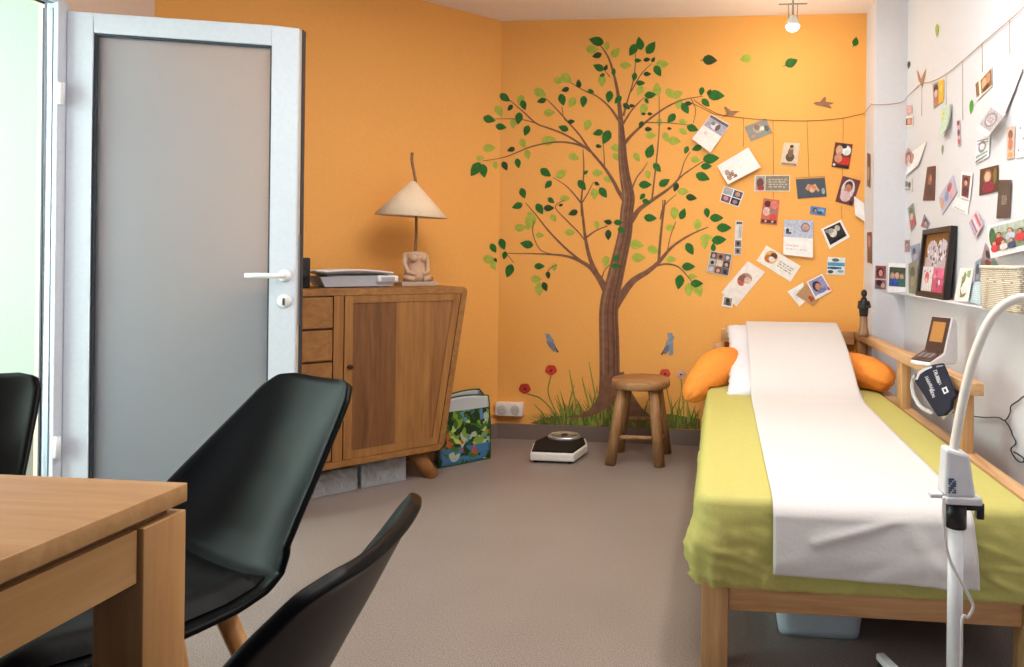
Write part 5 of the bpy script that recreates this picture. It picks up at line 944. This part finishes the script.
# black frame leaning on the ledge
t = thing('picture_frame', 'deep black picture frame with heart-shaped hands picture leaning on ledge', 'frame', (0.90, 3.08, 0.905))
b0, b1 = Vector((0.898, 3.28, 0.905)), Vector((0.898, 2.88, 0.905)); up = Vector((0.030, 0, 0.305)); dp = Vector((0.040, 0, -0.0035))
ux = (b1-b0); Wd, Ht = ux.length, up.length; ux = ux.normalized(); uy = up.normalized(); uz = -ux.cross(uy)
uz = uz if uz.x > 0 else -uz
def FP(x, y, z): return b0+ux*x+uy*y+uz*z
def fbox(mb, x0, x1, y0, y1, z0, z1, mt): mb.hexa([FP(x0, y0, z0), FP(x1, y0, z0), FP(x1, y0, z1), FP(x0, y0, z1), FP(x0, y1, z0), FP(x1, y1, z0), FP(x1, y1, z1), FP(x0, y1, z1)], mt)
FB = plain('#1c1613', 0.35, 0.5); k = 0.022
m = MB(); fbox(m, 0, Wd, 0, k, 0, 0.026, FB); fbox(m, 0, Wd, Ht-k, Ht, 0, 0.026, FB); fbox(m, 0, k, k, Ht-k, 0, 0.026, FB); fbox(m, Wd-k, Wd, k, Ht-k, 0, 0.026, FB); fbox(m, k, Wd-k, k, Ht-k, 0.022, 0.026, FB)
m.build('frame_moulding', None, t)
m = MB(); fbox(m, k, Wd-k, k, Ht-k, 0.016, 0.022, plain('#8a5f30', 0.6)); m.build('brown_backing', None, t)
m = MB(); A, B = Wd-2*k, Ht-2*k
def fq(x0, y0, x1, y1, c, z): fbox(m, k+A*x0, k+A*x1, k+B*y0, k+B*y1, z, z+0.001, plain(c, 0.4, 0.3, 0, 0, 60, 0.15))
def fe(cx, cy, rx, ry, c, z, rot=0):
    pts = []
    for w in range(18):
        a = w/18*2*PI; x, y = math.cos(a)*rx*A, math.sin(a)*ry*B; pts.append(FP(k+A*cx+x*math.cos(rot)-y*math.sin(rot), k+B*cy+x*math.sin(rot)+y*math.cos(rot), z))
    m.add(pts, [list(range(18))], plain(c, 0.4, 0.3, 0, 0, 90, 0.25))
# heart-shaped collage of hands
heart = []
for w in range(40):
    a = w/40*2*PI; hx = 16*math.sin(a)**3; hy = 13*math.cos(a)-5*math.cos(2*a)-2*math.cos(3*a)-math.cos(4*a)
    heart.append(FP(k+A*(0.5+hx/40), k+B*(0.66+hy/52), 0.0150))
fq(0.06, 0.32, 0.94, 0.60, '#b9adb8', 0.0153)
m.add(heart, [list(range(40))], plain('#c5bac6', 0.4, 0.3, 0, 0, 60, 0.2))
rr = random.Random(5)
for q in range(70):
    a = rr.uniform(0, 2*PI); r = rr.uniform(0.1, 0.95); hx = 16*math.sin(a)**3*r; hy = (13*math.cos(a)-5*math.cos(2*a)-2*math.cos(3*a)-math.cos(4*a))*r
    fe(0.5+hx/40, 0.66+hy/52, rr.uniform(0.015, 0.035), rr.uniform(0.02, 0.04), rr.choice(['#8a7a88', '#e6dee6', '#6a5460', '#d8ccd8', '#5c4a58', '#f0eaf0']), 0.0147-0.00001*q, rr.uniform(0, 3))
fq(0.02, 0.02, 0.44, 0.44, '#ded8dc', 0.0138); fe(0.23, 0.25, 0.09, 0.1, '#d0606c', 0.0133); fe(0.22, 0.20, 0.05, 0.05, '#e8c0b0', 0.0129); fe(0.12, 0.36, 0.02, 0.02, '#6a6470', 0.0129); fe(0.34, 0.36, 0.02, 0.02, '#6a6470', 0.0129)
fq(0.47, 0.02, 0.96, 0.24, '#c8507c', 0.0138); fq(0.47, 0.25, 0.96, 0.42, '#d86a94', 0.0138)
for q in range(10): fe(rr.uniform(0.5, 0.93), rr.uniform(0.06, 0.38), 0.035, 0.045, rr.choice(['#e8a8c0', '#f4dce4', '#9a3a60', '#d03a6a']), 0.0133-0.00001*q)
m.build('pictures', None, t)

# wicker basket on the ledge
wm, n, l, p = base('wicker', srgb('#e9dfcf'), 0.7, 0.2)
tc = n.new('ShaderNodeTexCoord'); br = n.new('ShaderNodeTexBrick'); br.inputs['Scale'].default_value = 1; br.offset = 0.5
br.inputs['Color1'].default_value = srgb('#efe6d8'); br.inputs['Color2'].default_value = srgb('#e2d6c2'); br.inputs['Mortar'].default_value = srgb('#a89478')
br.inputs['Brick Width'].default_value = 0.016; br.inputs['Row Height'].default_value = 0.006; br.inputs['Mortar Size'].default_value = 0.0012
cb = n.new('ShaderNodeCombineXYZ'); s3 = n.new('ShaderNodeSeparateXYZ'); ad = n.new('ShaderNodeMath'); l.new(tc.outputs['Object'], s3.inputs[0])
l.new(s3.outputs[0], ad.inputs[0]); l.new(s3.outputs[1], ad.inputs[1]); l.new(ad.outputs[0], cb.inputs[0]); l.new(s3.outputs[2], cb.inputs[1]); l.new(cb.outputs[0], br.inputs['Vector'])
l.new(br.outputs['Color'], p.inputs['Base Color']); bp = n.new('ShaderNodeBump'); bp.inputs['Strength'].default_value = 0.6; bp.inputs['Distance'].default_value = 0.003
l.new(br.outputs['Fac'], bp.inputs['Height']); bp.invert = True; l.new(bp.outputs['Normal'], p.inputs['Normal'])
t = thing('wicker_basket', 'white wicker basket on the wall ledge, cut by the right photo edge', 'basket', (0.89, 2.36, 0.905))
m = MB(); c = Vector((0.908, 2.235, 0.905))
def bask(u, v):
    q, nn, tt = rrect(u, -0.046, 0.046, -0.15, 0.15, 0.012); h = v*0.137; i = int(v*22); s = 0.94+0.08*v
    w = 0.0022*math.sin(u*260+(i % 2)*PI)
    return c+Vector((q.x*s+nn.x*w, q.y*s+nn.y*w, 0.002+h))
m.grid(bask, 240, 23, wm, True, True); m.add([bask(i/240, 0) for i in range(240)], [list(range(240))], wm); m.build('woven_body', None, t)
m = MB(); rim = [bask(i/60, 1.0) for i in range(61)]; m.tube(rim, 0.0055, plain('#e6dac8', 0.7, 0.2, 0, 0.5, 120, 0.1), 8); m.build('rim', None, t)
m = MB(); m.box((0.868, 2.11, 0.91), (0.938, 2.36, 0.93), plain('#d8c9ac', 0.8), 0.004); m.build('lining', None, t)

# blood pressure monitor
t = thing('blood_pressure_monitor', 'white monitor with brown upright screen on the bed rail', 'monitor', (0.80, 2.62, 0.675))
WHT = plain('#e8e4e4', 0.35, 0.45)
M = Matrix.Translation((0.803, 2.66, 0.676)) @ Matrix.Rotation(-0.95, 4, 'Z')   # local -y faces the viewer's left
# profile in local (y, z), extruded along x
body = [(-0.085, 0.0), (0.065, 0.0), (0.075, 0.02), (0.070, 0.15), (0.055, 0.172), (0.038, 0.176), (-0.005, 0.045), (-0.085, 0.014)]
m = MB(); m.prism([M @ Vector((-0.045, y, z)) for y, z in body], M.to_3x3() @ Vector((0.09, 0, 0)), WHT); m.build('housing', None, t, bevel=0.006)
def slant(y0, z0, y1, z1, x0, x1, th, mt, mb, a=0.0, b=1.0):
    A = Vector((0, y0, z0)); B = Vector((0, y1, z1)); P0, P1 = A.lerp(B, a), A.lerp(B, b); nr = Vector((0, -(z1-z0), (y1-y0))).normalized()
    c = []
    for off in (0, th):
        for xx, P_ in ((x0, P0), (x1, P0), (x1, P1), (x0, P1)): c.append(M @ (P_+nr*off+Vector((xx, 0, 0))))
    mb.hexa(c, mt)
BRN = plain('#4b332a', 0.3, 0.5)
m = MB(); slant(-0.005, 0.045, 0.038, 0.176, -0.041, 0.041, 0.004, BRN, m, 0.0, 0.98); m.build('screen_panel', None, t, 'glossy brown front panel', bevel=0.002)
m = MB(); slant(-0.005, 0.045, 0.038, 0.176, -0.028, 0.028, 0.0055, plain('#b07c46', 0.3), m, 0.28, 0.84); m.build('display', None, t, 'amber grey liquid crystal display')
m = MB(); slant(-0.083, 0.016, -0.007, 0.046, -0.041, 0.041, 0.004, BRN, m, 0.02, 1.0)
for q in range(3): slant(-0.083, 0.016, -0.007, 0.046, -0.03+q*0.022, -0.014+q*0.022, 0.006, plain('#7b6f70', 0.4), m, 0.25, 0.7)
m.build('button_panel', None, t)
# cuff hanging over the rail
t = thing('pressure_cuff', 'navy blue arm cuff with white lettering hanging from the rail', 'cuff', (0.74, 2.62, 0.58))
NAVY = plain('#1b2338', 0.7, 0.2, 0, 0.3, 300, 0.1)
CX = 0.742
def cp(x, y, e=0.0): return at(x, y, X=CX-e)
cu = [(914, 381), (921, 369), (932, 364.5), (941, 363), (945, 372), (954, 397), (951, 401), (950, 409), (944, 415.5), (937, 416.5), (932, 409)]
m = MB(); m.prism([cp(*q) for q in cu], (0.012, 0, 0), NAVY); m.build('cuff_wrap', None, t, bevel=0.005)
m = MB()
def patch(pts, h, e, mb, th=0.0012): mb.prism([cp(x, y, e) for x, y in pts], (th, 0, 0), plain(h, 0.6, 0.2))
arc_ = [(915.5, 379), (918, 372), (923, 368.5), (931, 366), (932, 367.5), (925, 370.5), (920, 374), (917, 380)]
patch(arc_, '#d8dae2', 0.0016, m); m.build('white_piping', None, t)
# lettering: rows of short strokes following the cuff
m = MB()
def word(x, y, dx, dy, n_, h, e=0.0017, w=1.5):
    L_ = math.hypot(dx, dy); ux_, uy_ = dx/L_, dy/L_; vx, vy = -uy_, ux_
    rr = random.Random(int(x*7+y))
    for i in range(n_):
        cx, cy = x+ux_*w*1.25*i, y+uy_*w*1.25*i
        k_ = rr.randrange(4)
        st = [[(0, 0, 0, h), (0, 0, w*0.7, 0), (0, h, w*0.7, h)], [(0, 0, 0, h), (w*0.7, 0, w*0.7, h), (0, h/2, w*0.7, h/2)], [(0, 0, 0, h), (0, 0, w*0.7, 0), (w*0.7, 0, w*0.7, h/2), (0, h/2, w*0.7, h/2)], [(0, 0, w*0.7, 0), (w*0.35, 0, w*0.35, h)]][k_]
        for a0, b0_, a1, b1_ in st:
            p0 = (cx+ux_*a0+vx*b0_, cy+uy_*a0+vy*b0_); p1 = (cx+ux_*a1+vx*b1_, cy+uy_*a1+vy*b1_)
            m.tube([cp(p0[0], p0[1], e), cp(p1[0], p1[1], e)], 0.0011, plain('#e4e6ee', 0.6), 4)
word(933.5, 371, 3, 8.5, 7, -3.2); word(936.5, 377, 3.0, 8, 6, -2.2, w=1.2); word(925, 377, 4.5, 9.5, 8, -3.0, w=1.7); word(929.5, 390, 3.5, 8, 5, -2.5)
patch([(941.5, 388.5), (946, 386.5), (948.5, 392), (944, 394.2)], '#eceef2', 0.0017, m); patch([(943.3, 389.3), (945.3, 388.4), (946.6, 391.4), (944.6, 392.4)], '#252b3c', 0.0022, m)
patch([(936, 366), (942.5, 364.8), (943, 366), (936.5, 367.4)], '#9aa0b4', 0.0017, m)
m.build('lettering', None, t, 'white lettering and square mark')
m = MB(); m.tube(path([at(x, y, X=0.80) for x, y in ((915, 375), (912, 384), (914, 396), (921, 407), (932, 413))], 6), 0.008, plain('#d9dade', 0.4), 10)
m.tube(path([at(x, y, X=0.80) for x, y in ((947, 378), (953, 387), (956, 396), (952, 408), (944, 418))], 6), 0.008, plain('#d9dade', 0.4), 10)
m.build('air_hose', None, t, 'white air hose loop behind the cuff')

# black cord on the white wall
cr_ = [at(x, y, X=RIGHT-0.006) for x, y in ((945, 409), (957, 414), (968, 415.5), (985, 417.5), (998, 417.5), (1005, 420.5), (1010, 413), (1011, 406), (1018, 401), (1023, 397), (1034, 392))]
m = MB(); m.tube(path(cr_, 6), 0.0022, plain('#232326', 0.5), 6)
m.tube(path([at(x, y, X=RIGHT-0.008) for x, y in ((1005, 420.5), (1010, 428), (1013, 436), (1016, 443), (1011, 449), (1013, 455), (1018, 461), (1023, 462), (1024, 459), (1019, 455), (1014, 452))], 6), 0.0024, plain('#232326', 0.5), 6)
t = tag(m.build('black_cord'), 'thin black cord trailing and looping down the white wall', 'cord')

# ------------------------------------------------------------------ examination lamp
LX, LY = 0.500, 1.50
t = thing('examination_lamp', 'white gooseneck examination lamp on a wheeled pole in front of bed', 'lamp', (LX, LY, 0))
LW_ = plain('#dfdfe3', 0.3, 0.5); LT = plain('#ece4da', 0.4, 0.4)
m = MB(); m.tube([(LX, LY, 0.06), (LX, LY, 0.552)], 0.0155, LW_, 20); m.build('pole', None, t)
m = MB(); m.lathe([(0.0, 0.045), (0.045, 0.045), (0.045, 0.07), (0.02, 0.085), (0, 0.085)], LW_, 24, (LX, LY, 0)); m.build('hub', None, t)
for k_ in range(5):
    w = math.radians(107+72*k_); d = Vector((math.cos(w), math.sin(w), 0)); s_ = Vector((-d.y, d.x, 0))
    m = MB(); q0 = Vector((LX, LY, 0.0))+d*0.03; q1 = Vector((LX, LY, 0.0))+d*0.30
    m.hexa([q0-s_*0.018+Vector((0, 0, 0.045)), q0+s_*0.018+Vector((0, 0, 0.045)), q1+s_*0.012+Vector((0, 0, 0.045)), q1-s_*0.012+Vector((0, 0, 0.045)),
            q0-s_*0.016+Vector((0, 0, 0.075)), q0+s_*0.016+Vector((0, 0, 0.075)), q1+s_*0.010+Vector((0, 0, 0.06)), q1-s_*0.010+Vector((0, 0, 0.06))], LW_)
    lg_ = m.build('leg', None, t, bevel=0.003)
    m = MB(); q1 = q1-d*0.028; m.tube([q1-s_*0.01+Vector((0, 0, 0.024)), q1+s_*0.01+Vector((0, 0, 0.024))], 0.024, plain('#232325', 0.5), 16); m.tube([q1+Vector((0, 0, 0.03)), q1+Vector((0, 0, 0.05))], 0.006, LW_, 8); m.build('castor', None, lg_, 'black castor wheel')
BKM = plain('#141416', 0.35, 0.5)
m = MB(); m.tube([(LX, LY, 0.495), (LX, LY, 0.552)], 0.021, BKM, 24)
m.box((LX+0.01, LY-0.010, 0.533), (LX+0.055, LY+0.010, 0.549), BKM, 0.003); m.box((LX+0.040, LY-0.010, 0.515), (LX+0.055, LY+0.010, 0.54), BKM, 0.003)
m.build('clamp_hook', None, t, 'black clamp with side hook')
m = MB(); m.box((LX-0.030, LY-0.032, 0.551), (LX+0.043, LY+0.032, 0.567), LW_, 0.004); m.box((LX-0.056, LY-0.012, 0.557), (LX-0.028, LY+0.012, 0.567), LW_, 0.003); m.build('bracket', None, t, 'white bracket plate')
def hexb(z0, z1, w0, w1, d0, d1, dx=0):
    return [Vector((LX-w0, LY-d0, z0)), Vector((LX+w0, LY-d0, z0)), Vector((LX+w0, LY+d0, z0)), Vector((LX-w0, LY+d0, z0)), Vector((LX-w1+dx, LY-d1, z1)), Vector((LX+w1+dx, LY-d1, z1-0.012)), Vector((LX+w1+dx, LY+d1, z1-0.012)), Vector((LX-w1+dx, LY+d1, z1))]
m = MB(); m.hexa(hexb(0.566, 0.666, 0.032, 0.024, 0.028, 0.022, -0.004), LW_); hb = m.build('lamp_housing', None, t, bevel=0.007)
m = MB()
for i_ in range(4):
    for j_ in range(7):
        if (i_*5+j_*3) % 4 != 1: m.box((LX-0.025+i_*0.004, LY-0.0292, 0.575+j_*0.0045), (LX-0.022+i_*0.004, LY-0.0245, 0.578+j_*0.0045), plain('#4a5a80', 0.5))
m.build('printed_label', None, hb, 'small blue printed label')
gp = [(953.5, 452), (956, 437), (961, 410), (967, 382), (974, 357), (983, 334), (993, 316), (1006, 304), (1022, 298), (1042, 300), (1060, 315), (1070, 340)]
gl = path([at(x, y, Y=LY) for x, y in gp], 7)
m = MB(); n_ = len(gl); m.tube(gl, [0.0098+0.0004*(i % 2) for i in range(n_)], LT, 14); m.build('gooseneck', None, t, 'cream flexible gooseneck')
ge = gl[-1]
m = MB(); m.lathe([(0.012, 0.02), (0.03, 0.0), (0.045, -0.05), (0.04, -0.055), (0, -0.05)], LW_, 24, ge); m.build('lamp_head', None, t)
m = MB(); wc = path([at(x, y, Y=LY-0.035) for x, y in ((944, 497), (943.5, 515), (946, 545), (952, 565), (962, 583), (971, 600), (973, 608), (968, 617), (962, 620)) ]+[Vector((LX+0.004, LY-0.022, 0.20)), Vector((LX-0.024, LY-0.01, 0.16)), Vector((LX-0.030, LY-0.01, 0.12)), Vector((LX-0.02, LY-0.026, 0.08))], 6)
m.tube(wc, 0.0032, plain('#d8d4d2', 0.5), 8); m.build('power_cord', None, t, 'thin white power cord')

# storage box under the bed
t = thing('storage_box', 'translucent white plastic box standing under the bed', 'box', (0.26, 2.25, 0))
PL = plain('#c6d2e0', 0.35, 0.4)
m = MB()
def bx(u, v):
    q, nn, tt = rrect(u, -0.125, 0.125, -0.17, 0.17, 0.03); s = 0.90+0.10*v
    return Vector((0.285+q.x*s, 2.10+q.y*s, 0.002+0.14*v))
m.grid(bx, 64, 8, PL, True, True); m.add([bx(i/64, 0) for i in range(64)], [list(range(64))], PL); m.build('box_body', None, t)
m = MB(); m.box((0.15, 1.92, 0.142), (0.42, 2.28, 0.158), PL, 0.006); m.build('lid', None, t)

# ceiling spotlight
q = at(793, 4, Z=CEIL-0.05); sx_, sy_ = q.x, 3.45
sx_ = at(793, 4, Y=3.45).x
t = thing('ceiling_spotlight', 'lit ceiling spotlight with a thin metal crossbar', 'spotlight', (sx_, sy_, CEIL))
MET = plain('#a8a29c', 0.3, 0.5, 0.8)
zl = at(793, 26, Y=sy_).z
m = MB(); m.tube([(sx_, sy_, CEIL), (sx_, sy_, zl+0.045)], 0.005, MET, 8); m.tube([(sx_-0.07, sy_, at(793, 4, Y=sy_).z), (sx_+0.07, sy_, at(793, 4, Y=sy_).z)], 0.0035, MET, 8)
m.lathe([(0, 0), (0.03, 0.0), (0.03, -0.012), (0, -0.012)], MET, 20, (sx_, sy_, CEIL))
for s in (-1, 1): m.tube([(sx_+s*0.022, sy_, at(793, 4, Y=sy_).z), (sx_+s*0.022, sy_, zl+0.03)], 0.002, MET, 6)
m.build('bracket', None, t)
m = MB(); m.lathe([(0.014, 0.05), (0.02, 0.045), (0.034, 0.012), (0.036, 0.0), (0.033, 0.0)], plain('#e6e2dc', 0.25), 24, (sx_, sy_, zl-0.0)); m.build('reflector', None, t)
m = MB(); m.sphere((sx_, sy_, zl-0.006), (0.031, 0.031, 0.02), glow('lit_bulb', (1.0, 0.93, 0.82, 1), 30), 20); m.build('bulb', None, t, 'glowing bulb')
bl = bpy.data.lights.new('spotlight_beam', 'POINT'); bl.energy = 4.5; bl.color = (1.0, 0.86, 0.66); bl.shadow_soft_size = 0.03
bo = bpy.data.objects.new('spotlight_beam', bl); COL.objects.link(bo); bo.location = (sx_, sy_, zl-0.045)
